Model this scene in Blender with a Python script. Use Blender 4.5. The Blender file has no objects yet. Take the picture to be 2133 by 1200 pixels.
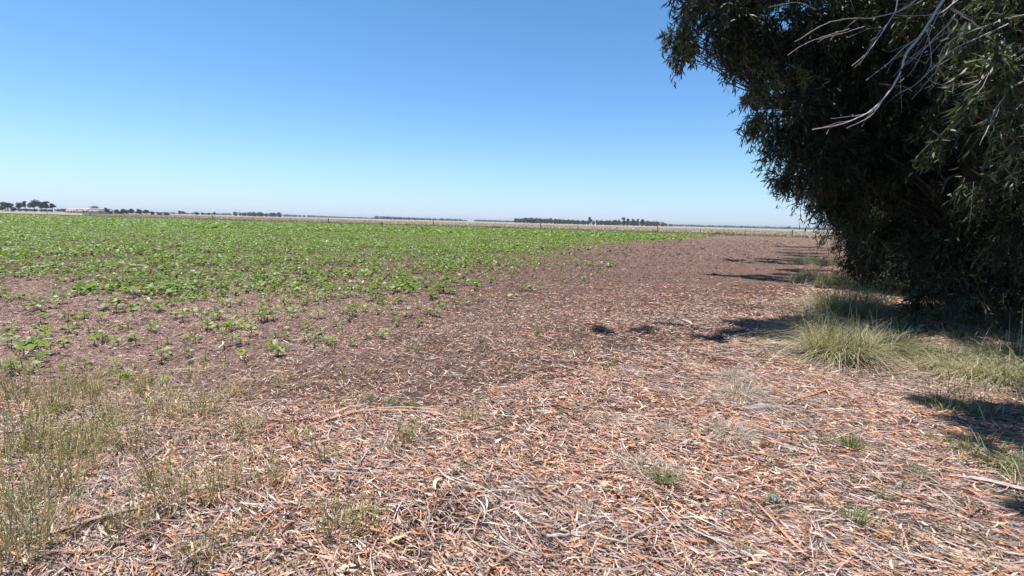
import bpy, math
import numpy as np
from mathutils import Matrix, Vector

SC = bpy.context.scene
COL = SC.collection
RNG = np.random.default_rng(11)
PI = math.pi

# ------------------------------------------------------------------ camera
F_PX, EYE = 1000.0, 1.6            # focal length in pixels of the 2133 px wide photograph, eye height
PITCH, ROLL = math.radians(7.82), math.radians(1.43)
_F = np.array([0, math.cos(PITCH), -math.sin(PITCH)])
_U0 = np.array([0, math.sin(PITCH), math.cos(PITCH)])
_R0 = np.array([1.0, 0, 0])
CU = _U0 * math.cos(ROLL) - _R0 * math.sin(ROLL)
CR = _R0 * math.cos(ROLL) + _U0 * math.sin(ROLL)
CAMP = np.array([0, 0, EYE])
cd = bpy.data.cameras.new('camera')
cd.sensor_width = 36; cd.lens = 36 * F_PX / 2133; cd.clip_start = 0.05; cd.clip_end = 20000
cam = bpy.data.objects.new('camera', cd); COL.objects.link(cam)
cam.matrix_world = Matrix(((CR[0], CU[0], -_F[0], 0), (CR[1], CU[1], -_F[1], 0), (CR[2], CU[2], -_F[2], EYE), (0, 0, 0, 1)))
SC.camera = cam

# ------------------------------------------------------------------ world, sun, exposure
SUN_EL, SUN_AZ = 74.0, -68.0       # azimuth clockwise from the view direction (negative: from the left)
SKY_STRENGTH = 0.089
w = bpy.data.worlds.new('World'); SC.world = w; w.use_nodes = True
nt = w.node_tree
sky = nt.nodes.new('ShaderNodeTexSky'); sky.sky_type = 'NISHITA'; sky.sun_disc = False
sky.sun_elevation = math.radians(SUN_EL); sky.sun_rotation = math.radians(SUN_AZ)
sky.altitude = 50; sky.air_density = 1.15; sky.dust_density = 0.35; sky.ozone_density = 2.6
bg = nt.nodes['Background']; bg.inputs[1].default_value = SKY_STRENGTH
# white balance of the camera: the Nishita sky, tinted by elevation
_tc = nt.nodes.new('ShaderNodeTexCoord'); _sx = nt.nodes.new('ShaderNodeSeparateXYZ'); nt.links.new(_tc.outputs['Generated'], _sx.inputs[0])
_rp = nt.nodes.new('ShaderNodeValToRGB'); nt.links.new(_sx.outputs['Z'], _rp.inputs[0]); _e = _rp.color_ramp.elements
for _k, (_z, _c) in enumerate([(.0, (.82, 1.06, 1.75)), (.03, (.80, 1.03, 1.62)), (.104, (.81, 1.06, 1.24)), (.237, (.68, .98, 1.30)), (.393, (.57, .93, 1.16)), (.62, (.32, .54, .72)), (1., (.24, .42, .6))]):
    _q = _e[_k] if _k < 2 else _e.new(_z)
    _q.position = _z; _q.color = (*[v / 2 for v in _c], 1)
_vm = nt.nodes.new('ShaderNodeVectorMath'); _vm.operation = 'MULTIPLY'; nt.links.new(sky.outputs[0], _vm.inputs[0]); nt.links.new(_rp.outputs[0], _vm.inputs[1])
_v2 = nt.nodes.new('ShaderNodeVectorMath'); _v2.operation = 'SCALE'; _v2.inputs['Scale'].default_value = 2.0; nt.links.new(_vm.outputs[0], _v2.inputs[0])
nt.links.new(_v2.outputs[0], bg.inputs[0])
SUND = np.array([math.sin(math.radians(SUN_AZ)) * math.cos(math.radians(SUN_EL)),
                 math.cos(math.radians(SUN_AZ)) * math.cos(math.radians(SUN_EL)), math.sin(math.radians(SUN_EL))])
sl = bpy.data.lights.new('sun', 'SUN'); sl.energy = 5.0; sl.angle = math.radians(0.5); sl.color = (1.0, 0.955, 0.915)
sun = bpy.data.objects.new('sun', sl); COL.objects.link(sun)
sun.rotation_euler = Vector(SUND).to_track_quat('Z', 'Y').to_euler()
SC.view_settings.view_transform = 'Standard'; SC.view_settings.look = 'None'
SC.view_settings.gamma = 1; SC.view_settings.exposure = 0.55; SC.view_settings.use_curve_mapping = False
SC.cycles.max_bounces = 5; SC.cycles.diffuse_bounces = 2; SC.cycles.glossy_bounces = 1
SC.cycles.transmission_bounces = 3; SC.cycles.transparent_max_bounces = 4; SC.cycles.volume_bounces = 0
SC.cycles.use_denoising = True
try: SC.cycles.use_adaptive_sampling = True; SC.cycles.adaptive_threshold = 0.02
except Exception: pass

# ------------------------------------------------------------------ helpers
def P(px, py, depth):              # point at a pixel of the photograph, depth metres ahead
    d = _F + CR * ((px - 1066.5) / F_PX) + CU * ((600 - py) / F_PX)
    return CAMP + d * (depth / d[1])
def G(px, py):                     # ground point at a pixel
    d = _F + CR * ((px - 1066.5) / F_PX) + CU * ((600 - py) / F_PX)
    return CAMP + d * (-EYE / d[2])
def vis(p, m=1.12):                # is a ground point in (or just outside) the frame
    q = p - CAMP; z = q @ _F
    x = (q @ CR) / z; y = (q @ CU) / z
    return (z > 0.3) & (np.abs(x) < 1.0665 * m) & (y > -0.6 * m - .02)
def unit(v): return v / np.maximum(np.linalg.norm(v, axis=-1, keepdims=True), 1e-9)

def vnoise(x, y, s, seed=0):       # smooth value noise, numpy
    x = np.asarray(x) / s; y = np.asarray(y) / s
    xi = np.floor(x).astype(np.int64); yi = np.floor(y).astype(np.int64)
    fx = x - xi; fy = y - yi; fx = fx * fx * (3 - 2 * fx); fy = fy * fy * (3 - 2 * fy)
    def h(a, b):
        n = (a * 374761393 + b * 668265263 + seed * 974711) & 0xffffffff
        n = ((n ^ (n >> 13)) * 1274126177) & 0xffffffff
        return ((n ^ (n >> 16)) & 0xffff) / 65535.0
    return (h(xi, yi) * (1 - fx) + h(xi + 1, yi) * fx) * (1 - fy) + (h(xi, yi + 1) * (1 - fx) + h(xi + 1, yi + 1) * fx) * fy

def tag(o, label=None, cat=None, group=None, kind=None):
    if label: o['label'] = label
    if cat: o['category'] = cat
    if group: o['group'] = group
    if kind: o['kind'] = kind
    return o
def empty(name, loc, label, cat, group=None, rz=0):
    o = bpy.data.objects.new(name, None); COL.objects.link(o)
    o.location = tuple(map(float, loc)); o.rotation_euler = (0, 0, rz); o.empty_display_size = 0.2
    return tag(o, label, cat, group)

class MB:
    """collects quads; builds one mesh with a per-vertex tint"""
    def __init__(s): s.v = []; s.f = []; s.c = []; s.m = []; s.n = 0
    def add(s, v, f, c, mi=0):
        v = np.asarray(v, dtype=np.float64).reshape(-1, 3); f = np.asarray(f, dtype=np.int64).reshape(-1, 4)
        c = np.broadcast_to(np.asarray(c, dtype=np.float64), (len(v), 3))
        s.v.append(v); s.f.append(f + s.n); s.c.append(c); s.m.append(np.full(len(f), mi)); s.n += len(v)
    def strips(s, cen, side, col, mi=0):
        N, S, _ = cen.shape
        v = np.stack([cen - side, cen + side], axis=2).reshape(N, S * 2, 3)
        k = np.arange(S - 1) * 2
        f = np.stack([k, k + 1, k + 3, k + 2], axis=1)[None] + (np.arange(N) * S * 2)[:, None, None]
        c = np.repeat(col[:, None, :], S * 2, axis=1)
        s.add(v.reshape(-1, 3), f.reshape(-1, 4), c.reshape(-1, 3), mi)
    def tube(s, pts, rad, col, sides=6, mi=0, wob=0.0):
        pts = np.asarray(pts, float); n = len(pts); rad = np.broadcast_to(np.asarray(rad, float), (n,))
        t = unit(np.gradient(pts, axis=0)); ref = np.array([0.31, 0.17, 0.93]) if abs(t[0][2]) < .9 else np.array([1., 0.1, 0])
        a = unit(np.cross(t, ref)); b = np.cross(t, a)
        th = np.arange(sides) * 2 * PI / sides
        rr = rad[:, None] * (1 + wob * RNG.uniform(-1, 1, (n, sides)))
        v = pts[:, None] + rr[..., None] * (np.cos(th)[None, :, None] * a[:, None] + np.sin(th)[None, :, None] * b[:, None])
        i = np.arange(n - 1)[:, None] * sides; j = np.arange(sides)[None]; j2 = (j + 1) % sides
        f = np.stack([i + j, i + j2, i + sides + j2, i + sides + j], axis=-1).reshape(-1, 4)
        v = v.reshape(-1, 3)
        s.add(v, f, col, mi)
        if sides == 4 or sides == 6:     # caps
            for o, fl in ((0, 1), ((n - 1) * sides, -1)):
                q = [[o, o + 1, o + 2, o + 3]] if sides == 4 else [[o, o + 1, o + 2, o + 3], [o, o + 3, o + 4, o + 5]]
                s.f.append(np.array([r[::fl] for r in q]) + s.n - len(v)); s.m.append(np.full(len(q), mi))
    def box(s, lo, hi, col, mi=0):
        x0, y0, z0 = lo; x1, y1, z1 = hi
        v = [(x0, y0, z0), (x1, y0, z0), (x1, y1, z0), (x0, y1, z0), (x0, y0, z1), (x1, y0, z1), (x1, y1, z1), (x0, y1, z1)]
        s.add(v, [(0, 3, 2, 1), (4, 5, 6, 7), (0, 1, 5, 4), (1, 2, 6, 5), (2, 3, 7, 6), (3, 0, 4, 7)], col, mi)
    def mesh(s, name, mats, smooth=False, origin=None):
        v = np.concatenate(s.v); f = np.concatenate(s.f); c = np.concatenate(s.c); mi = np.concatenate(s.m)
        if origin is not None: v = v - np.asarray(origin)
        me = bpy.data.meshes.new(name)
        me.vertices.add(len(v)); me.vertices.foreach_set('co', v.astype(np.float32).ravel())
        me.loops.add(len(f) * 4); me.loops.foreach_set('vertex_index', f.astype(np.int32).ravel())
        me.polygons.add(len(f)); me.polygons.foreach_set('loop_start', np.arange(len(f), dtype=np.int32) * 4)
        for m in (mats if isinstance(mats, (list, tuple)) else [mats]): me.materials.append(m)
        me.polygons.foreach_set('material_index', mi.astype(np.int32))
        if smooth: me.polygons.foreach_set('use_smooth', np.ones(len(f), dtype=bool))
        me.update(calc_edges=True)
        at = me.attributes.new('tint', 'FLOAT_COLOR', 'POINT')
        at.data.foreach_set('color', np.concatenate([c, np.ones((len(c), 1))], axis=1).astype(np.float32).ravel())
        return me
    def build(s, name, mats, parent=None, smooth=False, origin=None):
        o = bpy.data.objects.new(name, s.mesh(name, mats, smooth, origin)); COL.objects.link(o)
        if parent is not None: o.parent = parent
        elif origin is not None: o.location = tuple(map(float, origin))
        return o
def ob(name, me, parent=None):
    o = bpy.data.objects.new(name, me); COL.objects.link(o)
    if parent is not None: o.parent = parent
    return o
def smoothpath(pts, n=24):          # Catmull-Rom through points
    p = np.asarray(pts, float); p = np.vstack([2 * p[0] - p[1], p, 2 * p[-1] - p[-2]])
    out = []; m = len(p) - 3
    for k in range(m):
        a, b, c, d = p[k:k + 4]
        for t in np.linspace(0, 1, max(2, n // m), endpoint=(k == m - 1)):
            out.append(0.5 * ((2 * b) + (c - a) * t + (2 * a - 5 * b + 4 * c - d) * t * t + (-a + 3 * b - 3 * c + d) * t ** 3))
    return np.array(out)
def pal(n, cols, wts, var=0.18):
    cols = np.array(cols); i = RNG.choice(len(cols), n, p=np.array(wts) / sum(wts))
    return np.clip(cols[i] * (1 + RNG.normal(0, var, (n, 1))) * (1 + RNG.normal(0, .05, (n, 3))), .004, .9)

# ------------------------------------------------------------------ materials
def mat_tint(name, rough=0.7, spec=0.3, trans=0.0, tcol=(1, 1, 1), noise=0.0, nscale=60, bump=0.0):
    m = bpy.data.materials.new(name); m.use_nodes = True; t = m.node_tree; N = t.nodes; L = t.links
    b = N['Principled BSDF']; b.inputs['Roughness'].default_value = rough; b.inputs['Specular IOR Level'].default_value = spec
    a = N.new('ShaderNodeAttribute'); a.attribute_name = 'tint'; c = a.outputs['Color']
    if noise:
        tc = N.new('ShaderNodeTexCoord'); nz = N.new('ShaderNodeTexNoise'); nz.inputs['Scale'].default_value = nscale; nz.inputs['Detail'].default_value = 3
        L.new(tc.outputs['Object'], nz.inputs['Vector'])
        mr = N.new('ShaderNodeMapRange'); mr.inputs['From Min'].default_value = .3; mr.inputs['From Max'].default_value = .7
        mr.inputs['To Min'].default_value = 1 - noise; mr.inputs['To Max'].default_value = 1 + noise
        L.new(nz.outputs['Fac'], mr.inputs['Value'])
        mx = N.new('ShaderNodeVectorMath'); mx.operation = 'SCALE'; L.new(c, mx.inputs[0]); L.new(mr.outputs[0], mx.inputs['Scale']); c = mx.outputs[0]
        if bump:
            bp = N.new('ShaderNodeBump'); bp.inputs['Strength'].default_value = bump; bp.inputs['Distance'].default_value = .01
            L.new(nz.outputs['Fac'], bp.inputs['Height']); L.new(bp.outputs[0], b.inputs['Normal'])
    L.new(c, b.inputs['Base Color'])
    if trans:
        tr = N.new('ShaderNodeBsdfTranslucent'); mm = N.new('ShaderNodeVectorMath'); mm.operation = 'MULTIPLY'
        L.new(c, mm.inputs[0]); mm.inputs[1].default_value = tcol; L.new(mm.outputs[0], tr.inputs['Color'])
        ms = N.new('ShaderNodeMixShader'); ms.inputs[0].default_value = trans
        L.new(b.outputs[0], ms.inputs[1]); L.new(tr.outputs[0], ms.inputs[2]); L.new(ms.outputs[0], N['Material Output'].inputs['Surface'])
    return m
M_LEAF = mat_tint('eucalyptus_leaf', .45, .32, .14, (1.3, 1.5, .5))
M_CROP = mat_tint('crop_leaf', .5, .45, .32, (1.3, 1.6, .5))
M_LITTER = mat_tint('dead_leaf', .6, .4, .03, (1.2, .9, .6), .22, 90)
M_GRASS = mat_tint('grass_blade', .5, .35, .25, (1.2, 1.3, .6))
M_BARK = mat_tint('bark', .85, .15, noise=.35, nscale=9, bump=.6)
M_TWIG = mat_tint('twig_wood', .75, .2, noise=.25, nscale=40, bump=.3)
M_FAR = mat_tint('far_foliage', .9, .1, noise=.2, nscale=.6)
M_WALL = mat_tint('render_wall', .8, .2, noise=.06, nscale=2)
M_ROOF = mat_tint('sheet_roof', .5, .4, noise=.08, nscale=3)

def mat_ground():
    m = bpy.data.materials.new('soil'); m.use_nodes = True; t = m.node_tree; N = t.nodes; L = t.links
    b = N['Principled BSDF']; b.inputs['Roughness'].default_value = .95; b.inputs['Specular IOR Level'].default_value = .1
    geo = N.new('ShaderNodeNewGeometry'); pos = geo.outputs['Position']
    def noise(s, d=4, r=.6, vec=None):
        n = N.new('ShaderNodeTexNoise'); n.inputs['Scale'].default_value = s; n.inputs['Detail'].default_value = d; n.inputs['Roughness'].default_value = r
        L.new(vec or pos, n.inputs['Vector']); return n.outputs['Fac']
    def ramp(x, a, c):
        r = N.new('ShaderNodeMapRange'); r.inputs['From Min'].default_value = a; r.inputs['From Max'].default_value = c; L.new(x, r.inputs['Value']); return r.outputs[0]
    def mix(f, a, c):
        x = N.new('ShaderNodeMix'); x.data_type = 'RGBA'; L.new(f, x.inputs[0])
        for v, k in ((a, 6), (c, 7)):
            if isinstance(v, tuple): x.inputs[k].default_value = (*v, 1)
            else: L.new(v, x.inputs[k])
        return x.outputs[2]
    big = noise(.12, 5); mid = noise(2.2, 5, .65); fine = noise(38, 4, .7)
    c = mix(ramp(mid, .3, .7), (.118, .070, .054), (.205, .130, .102))
    c = mix(ramp(big, .42, .62), c, (.175, .106, .082))
    c = mix(ramp(fine, .56, .74), c, (.42, .32, .24))          # straw bits in the soil
    c = mix(ramp(noise(70, 3, .7), .57, .66), c, (.07, .045, .036))
    at = N.new('ShaderNodeAttribute'); at.attribute_name = 'tint'; mm = N.new('ShaderNodeVectorMath'); mm.operation = 'MULTIPLY'
    L.new(c, mm.inputs[0]); L.new(at.outputs['Color'], mm.inputs[1]); L.new(mm.outputs[0], b.inputs['Base Color'])
    bp = N.new('ShaderNodeBump'); bp.inputs['Strength'].default_value = 1; bp.inputs['Distance'].default_value = .05
    ad = N.new('ShaderNodeMath'); ad.operation = 'ADD'; L.new(noise(14, 5, .75), ad.inputs[0]); L.new(fine, ad.inputs[1]); L.new(ad.outputs[0], bp.inputs['Height']); L.new(bp.outputs[0], b.inputs['Normal'])
    return m
def mat_far():
    m = bpy.data.materials.new('dry_stubble'); m.use_nodes = True; t = m.node_tree; N = t.nodes; L = t.links
    b = N['Principled BSDF']; b.inputs['Roughness'].default_value = .95; b.inputs['Specular IOR Level'].default_value = .05
    geo = N.new('ShaderNodeNewGeometry')
    mp = N.new('ShaderNodeMapping'); mp.inputs['Scale'].default_value = (1, .28, 1); L.new(geo.outputs['Position'], mp.inputs['Vector'])
    n = N.new('ShaderNodeTexNoise'); n.inputs['Scale'].default_value = .35; n.inputs['Detail'].default_value = 9; n.inputs['Roughness'].default_value = .75; L.new(mp.outputs[0], n.inputs['Vector'])
    n2 = N.new('ShaderNodeTexNoise'); n2.inputs['Scale'].default_value = .012; n2.inputs['Detail'].default_value = 3; L.new(geo.outputs['Position'], n2.inputs['Vector'])
    r = N.new('ShaderNodeValToRGB'); e = r.color_ramp.elements
    e[0].position = .3; e[0].color = (.23, .185, .145, 1); e[1].position = .68; e[1].color = (.43, .35, .275, 1)
    L.new(n.outputs['Fac'], r.inputs[0])
    x = N.new('ShaderNodeMix'); x.data_type = 'RGBA'; r2 = N.new('ShaderNodeMapRange'); r2.inputs['From Min'].default_value = .45; r2.inputs['From Max'].default_value = .6
    r2.inputs['To Max'].default_value = .6
    L.new(n2.outputs['Fac'], r2.inputs['Value']); L.new(r2.outputs[0], x.inputs[0]); L.new(r.outputs[0], x.inputs[6]); x.inputs[7].default_value = (.22, .21, .12, 1)
    L.new(x.outputs[2], b.inputs['Base Color'])
    return m
M_GROUND = mat_ground(); M_STUBBLE = mat_far()

# ------------------------------------------------------------------ ground
ROWK = 0.62                                     # the windbreak runs along x = 7 + (y-7.5)*ROWK
def row_dist(x, y): return -((x - 7) - (y - 7.5) * ROWK) / math.sqrt(1 + ROWK ** 2)   # metres to the left of the tree row
def zg(x, y):                                   # ground height
    x = np.asarray(x, float); y = np.asarray(y, float); r = np.hypot(x, y)
    fade = np.clip((60 - r) / 50, 0, 1)
    return ((vnoise(x, y, .9, 3) - .5) * .05 + (vnoise(x, y, .33, 5) - .5) * .035 + (vnoise(x, y, 4, 6) - .5) * .10) * fade
def axis(n, a, k): t = np.linspace(-1, 1, n); return a * np.sinh(k * t)
gx = axis(561, 3.0, 8.07); gy = axis(561, 3.0, 8.07) + 3.5
ks = (np.abs(gx) < 4800); gx = gx[ks]; gy = gy[(np.abs(gy) < 4800)]; gy = gy[gy > -600]
X, Y = np.meshgrid(gx, gy); Z = zg(X, Y)
g = MB(); nx, ny = len(gx), len(gy)
i = np.arange(ny - 1)[:, None] * nx + np.arange(nx - 1)[None]
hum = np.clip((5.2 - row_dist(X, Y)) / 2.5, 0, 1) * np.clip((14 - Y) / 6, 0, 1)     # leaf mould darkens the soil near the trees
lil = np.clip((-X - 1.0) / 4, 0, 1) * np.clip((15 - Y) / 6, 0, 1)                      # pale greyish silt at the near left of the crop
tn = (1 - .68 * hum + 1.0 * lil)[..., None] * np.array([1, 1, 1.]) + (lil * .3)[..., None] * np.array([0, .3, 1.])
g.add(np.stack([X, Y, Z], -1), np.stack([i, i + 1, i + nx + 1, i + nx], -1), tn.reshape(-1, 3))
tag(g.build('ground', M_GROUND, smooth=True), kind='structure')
def onground(p): p = np.array(p, float); p[..., 2] = zg(p[..., 0], p[..., 1]); return p

# the fence line and the dry field beyond it
FA, FB = np.array([-420., 232.]), np.array([420., -15.])          # runs left-far to right-near
def fence_y(x): return FA[1] + (x - FA[0]) / (FB[0] - FA[0]) * (FB[1] - FA[1]) + .0
FA = np.array([-400., 232.]); FB = np.array([420., -38.])
g = MB(); xs = np.linspace(-4700, 4700, 120)
ys0 = np.interp(xs, [-4700, -400, 60, 420, 4700], [1600, 225, 92, 60, 60]); rows = [0, 3, 8, 20, 50, 120, 300, 700, 1500, 3000]
V = []
for r_ in rows: V.append(np.stack([xs, np.minimum(ys0 + 1.5 + r_, 4700), np.full_like(xs, .10 if r_ else -.02)], -1))
V = np.array(V); i = np.arange(len(rows) - 1)[:, None] * 120 + np.arange(119)[None]
g.add(V, np.stack([i, i + 1, i + 121, i + 120], -1), (.3, .3, .2))
tag(g.build('stubble_field', M_STUBBLE), kind='structure')
def fy(x): return np.interp(x, [-4700, -400, 60, 420, 4700], [1600, 225, 92, 60, 60])

# ------------------------------------------------------------------ leaf litter
def scatter(dens, y0, y1, fn, xl=-60, xr=60, soft=False):
    """uniform points over the wedge in view, thinned by fn(x,y) in 0..1"""
    out = []
    n = int(dens * (y1 - y0) * (y1 + 1.2) * 2.4 * 1.05)
    y = np.sqrt(RNG.uniform(y0 ** 2, y1 ** 2, n)); x = RNG.uniform(-1.25, 1.25, n) * (y + .5)
    n2 = len(y); wt = fn(x, y)
    if soft: wt = wt * np.clip((y - y0) / (y0 * .28), 0, 1) * np.clip((y1 - y) / (y1 * .22), 0, 1)
    keep = (RNG.uniform(0, 1, n2) < wt) & (x > xl) & (x < xr)
    p = np.stack([x, y, np.zeros_like(x)], -1)[keep]
    return p[vis(p)]
def litter_dens(x, y):
    d = row_dist(x, y) + (vnoise(x, y, 1.6, 9) - .5) * 2.2
    a = np.clip((5.35 - .16 * np.maximum(y - 5, 0) - d) / 2.6, 0, 1) ** 1.3 * np.where(y > 5, .75, 1)
    a = np.maximum(a, np.clip((4.15 - y + (vnoise(x, y, 1.1, 12) - .5) * 1.2) / .8, 0, 1))
    patch = .55 + .45 * vnoise(x, y, .5, 20)
    bare = np.clip(1 - np.exp(-(((x + .25) / .35) ** 2 + ((y - 2.35) / .28) ** 2)) * .75, 0, 1)
    return np.clip(a * patch * bare, .02, 1)
def flat_strips(mb, p, L, W, S, cols, zr, tilt=.25, curve=.35, curl=.3, dirbias=None):
    n = len(p); th = RNG.uniform(0, 2 * PI, n)
    if dirbias is not None:
        th = np.where(RNG.uniform(0, 1, n) < dirbias[1], dirbias[0] + RNG.normal(0, .45, n), th)
    L = L * RNG.uniform(.6, 1.35, n); W = W * RNG.uniform(.6, 1.3, n)
    s = np.linspace(-.5, .5, S)[None, :]
    kk = RNG.normal(0, curve, n)[:, None]
    d = np.stack([np.cos(th), np.sin(th)], -1); e = np.stack([-d[:, 1], d[:, 0]], -1)
    along = s * L[:, None]; off = kk * (s ** 2 - .08) * L[:, None]
    xy = p[:, None, :2] + d[:, None] * along[..., None] + e[:, None] * off[..., None]
    pit = RNG.normal(0, tilt, n)[:, None]
    arch = RNG.normal(0, curl, n)[:, None]
    z0 = zg(p[:, 0], p[:, 1])[:, None]
    z = z0 + zr(n)[:, None] + np.abs(pit * L[:, None] * .5) + pit * along + arch * (.25 - s ** 2) * L[:, None] * .6 + np.maximum(-arch, 0) * L[:, None] * .15
    z = np.maximum(z, z0 + .003)
    cen = np.concatenate([xy, z[..., None]], -1)
    prof = np.clip(1 - np.abs(s * 2) ** 1.7, .07, 1) * W[:, None] * .5
    rollv = RNG.normal(0, .55, n)[:, None] + RNG.normal(0, .5, n)[:, None] * s * 2
    side = np.stack([e[:, 0:1] * np.cos(rollv), e[:, 1:2] * np.cos(rollv), np.sin(rollv)], -1) * prof[..., None]
    cen[..., 2] += np.abs(side[..., 2]) * .9
    mb.strips(cen, side, cols)
PAL_L = [(.57, .385, .295), (.60, .30, .165), (.44, .18, .09), (.64, .52, .44), (.24, .14, .11), (.07, .04, .035), (.68, .50, .32), (.42, .34, .31)]
WT_L = [.23, .21, .14, .12, .11, .11, .04, .04]
GREYS, GW = [(.54, .44, .39), (.27, .195, .18), (.64, .55, .49), (.06, .04, .036), (.48, .30, .23)], [.26, .22, .22, .20, .10]
def dark_bits(x, y): return litter_dens(x, y) * (vnoise(x, y, .35, 61) > .35)
def grey_patch(x, y): return litter_dens(x, y) * np.clip(vnoise(x, y, .8, 66) * 2.2 - .5, .12, 1)
def leaf_patch(x, y): return litter_dens(x, y) * np.clip(1.35 - vnoise(x, y, .8, 66) * 1.1, .3, 1)
flow = (2.6, .45)                               # the shreds lie mostly one way, as raked by the wind
mb = MB()
Z1 = lambda n: RNG.uniform(0, .036, n)
p = scatter(8500, 1.3, 5.4, grey_patch, -8, 10, False)
p = p[RNG.uniform(0, 1, len(p)) < np.clip((5.6 - p[:, 1]) / 1.2, 0, 1)]
flat_strips(mb, p, .080, .0030, 4, pal(len(p), GREYS, GW), Z1, .12, .4, .2, flow)
p = scatter(4000, 1.3, 5.4, leaf_patch, -8, 10); p = p[RNG.uniform(0, 1, len(p)) < np.clip((5.6 - p[:, 1]) / 1.2, 0, 1)]
flat_strips(mb, p, .080, .0098, 5, pal(len(p), PAL_L, WT_L, .22), Z1, .2, .5, .4, flow)
p = scatter(1000, 1.3, 5, dark_bits, -8, 10)
flat_strips(mb, p, .06, .008, 4, pal(len(p), [(.10, .065, .05), (.16, .10, .075)], [1, 1]), Z1, .2, .9, .5)
p = scatter(300, 1.3, 6.5, litter_dens, -9, 11)      # longer bark ribbons and twigs
flat_strips(mb, p, .27, .0075, 6, pal(len(p), [(.40, .28, .22), (.30, .22, .19), (.50, .42, .37), (.46, .24, .15)], [1, 1, 1, .7]), lambda n: RNG.uniform(.02, .045, n), .05, .35, .1, flow)
Z2 = lambda n: RNG.uniform(0, .03, n)
p = scatter(1500, 4.4, 12, lambda x, y: grey_patch(x, y) * np.clip((y - 4.4) / 1.2, 0, 1) * np.clip((12 - y) / 3, 0, 1), -15, 17)
flat_strips(mb, p, .09, .006, 3, pal(len(p), GREYS, GW), Z2, .16, .6, .3, flow)
p = scatter(1150, 4.4, 12, lambda x, y: leaf_patch(x, y) * np.clip((y - 4.4) / 1.2, 0, 1) * np.clip((12 - y) / 3, 0, 1), -15, 17)
flat_strips(mb, p, .085, .0115, 4, pal(len(p), PAL_L, WT_L, .24), Z2, .2, .7, .4, flow)
p = scatter(200, 9, 24, lambda x, y: litter_dens(x, y) * np.clip((3.6 - row_dist(x, y)) / 2.0, .15, 1), -24, 28, True)
flat_strips(mb, p, .13, .022, 3, pal(len(p), PAL_L, WT_L), lambda n: RNG.uniform(0, .025, n), .14, .5, .25)
def far_litter(x, y): return (row_dist(x, y) < 2.6) * .6
p = scatter(60, 20, 45, far_litter, -5, 60, True)
flat_strips(mb, p, .3, .07, 2, pal(len(p), PAL_L, WT_L), lambda n: RNG.uniform(0, .025, n), .14)
tag(mb.build('leaf_litter', M_LITTER), 'dead orange, tan and grey eucalyptus leaves covering the foreground', 'leaf litter', kind='stuff')

# straw and stubble bits lying on the soil between the crop and the litter
def straw_dens(x, y): return .35 + .65 * vnoise(x, y, .8, 31) ** 1.5
mb = MB()
PS = [(.44, .31, .23), (.30, .20, .16), (.58, .45, .34), (.09, .06, .05), (.38, .20, .13), (.66, .54, .42)]
WS = [.27, .2, .17, .22, .08, .06]
ZS = lambda n: RNG.uniform(0, .02, n)
p = scatter(1400, 3.0, 10.5, straw_dens, -14, 14, True)
flat_strips(mb, p, .055, .0055, 3, pal(len(p), PS, WS), ZS, .24, .6, .3)
p = scatter(200, 3.0, 14, lambda x, y: straw_dens(x, y) * np.clip((9.5 - row_dist(x, y)) / 4, .25, 1), -16, 16, True)
flat_strips(mb, p, .085, .012, 4, pal(len(p), PAL_L, WT_L), ZS, .15, .7, .3)
p = scatter(500, 8.2, 24, straw_dens, -28, 28, True)
flat_strips(mb, p, .09, .011, 2, pal(len(p), PS, WS), ZS, .2)
p = scatter(170, 18.5, 52, straw_dens, -50, 50, True)
flat_strips(mb, p, .15, .028, 2, pal(len(p), PS, WS), ZS, .2)
p = scatter(26, 40, 112, lambda x, y: straw_dens(x, y) * (y < fy(x) - 2), -20, 90, True)
flat_strips(mb, p, .32, .08, 2, pal(len(p), PS, WS), ZS, .18)
tag(mb.build('straw_residue', M_LITTER), 'short broken straw bits strewn over the brown soil', 'straw', kind='stuff')

# loose clods of soil
def clods(mb, p, r):
    n = len(p); rr = r * np.exp(RNG.normal(0, .45, n)); th = RNG.uniform(0, 2 * PI, n)
    ring = np.arange(6) * PI / 3
    J = RNG.uniform(.7, 1.25, (n, 2, 6)); a = ring[None, None] + th[:, None, None] + RNG.normal(0, .2, (n, 2, 6))
    R_ = rr[:, None, None] * J * np.array([1, .6])[None, :, None]
    z = zg(p[:, 0], p[:, 1])[:, None, None] + rr[:, None, None] * np.array([-.15, .55])[None, :, None] * RNG.uniform(.7, 1.3, (n, 2, 6))
    v = np.stack([p[:, 0, None, None] + R_ * np.cos(a), p[:, 1, None, None] + R_ * np.sin(a), z], -1).reshape(n, 12, 3)
    k = np.arange(6); k2 = (k + 1) % 6
    f = np.concatenate([np.stack([k, k2, k2 + 6, k + 6], -1), [[6, 7, 8, 9], [6, 9, 10, 11]]])
    c = np.repeat(pal(n, [(.135, .085, .069), (.19, .12, .10), (.22, .15, .125), (.08, .05, .043)], [1, 1, .7, .7], .15)[:, None], 12, 1)
    mb.add(v.reshape(-1, 3), (f[None] + (np.arange(n) * 12)[:, None, None]).reshape(-1, 4), c.reshape(-1, 3))
def clod_dens(x, y): return np.clip((row_dist(x, y) - 3.2) / 3, .1, 1) * (.25 + .75 * vnoise(x, y, .9, 71)) * (y < fy(x) - 3)
mb = MB()
clods(mb, scatter(230, 3.2, 12, clod_dens, -16, 16, True), .014)
clods(mb, scatter(70, 9.5, 26, clod_dens, -30, 30, True), .026)
clods(mb, scatter(16, 21, 62, clod_dens, -40, 50, True), .05)
tag(mb.build('soil_clods', M_BARK), 'loose dark crumbs and clods of brown soil on the bare strip', 'soil', kind='stuff')

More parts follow.
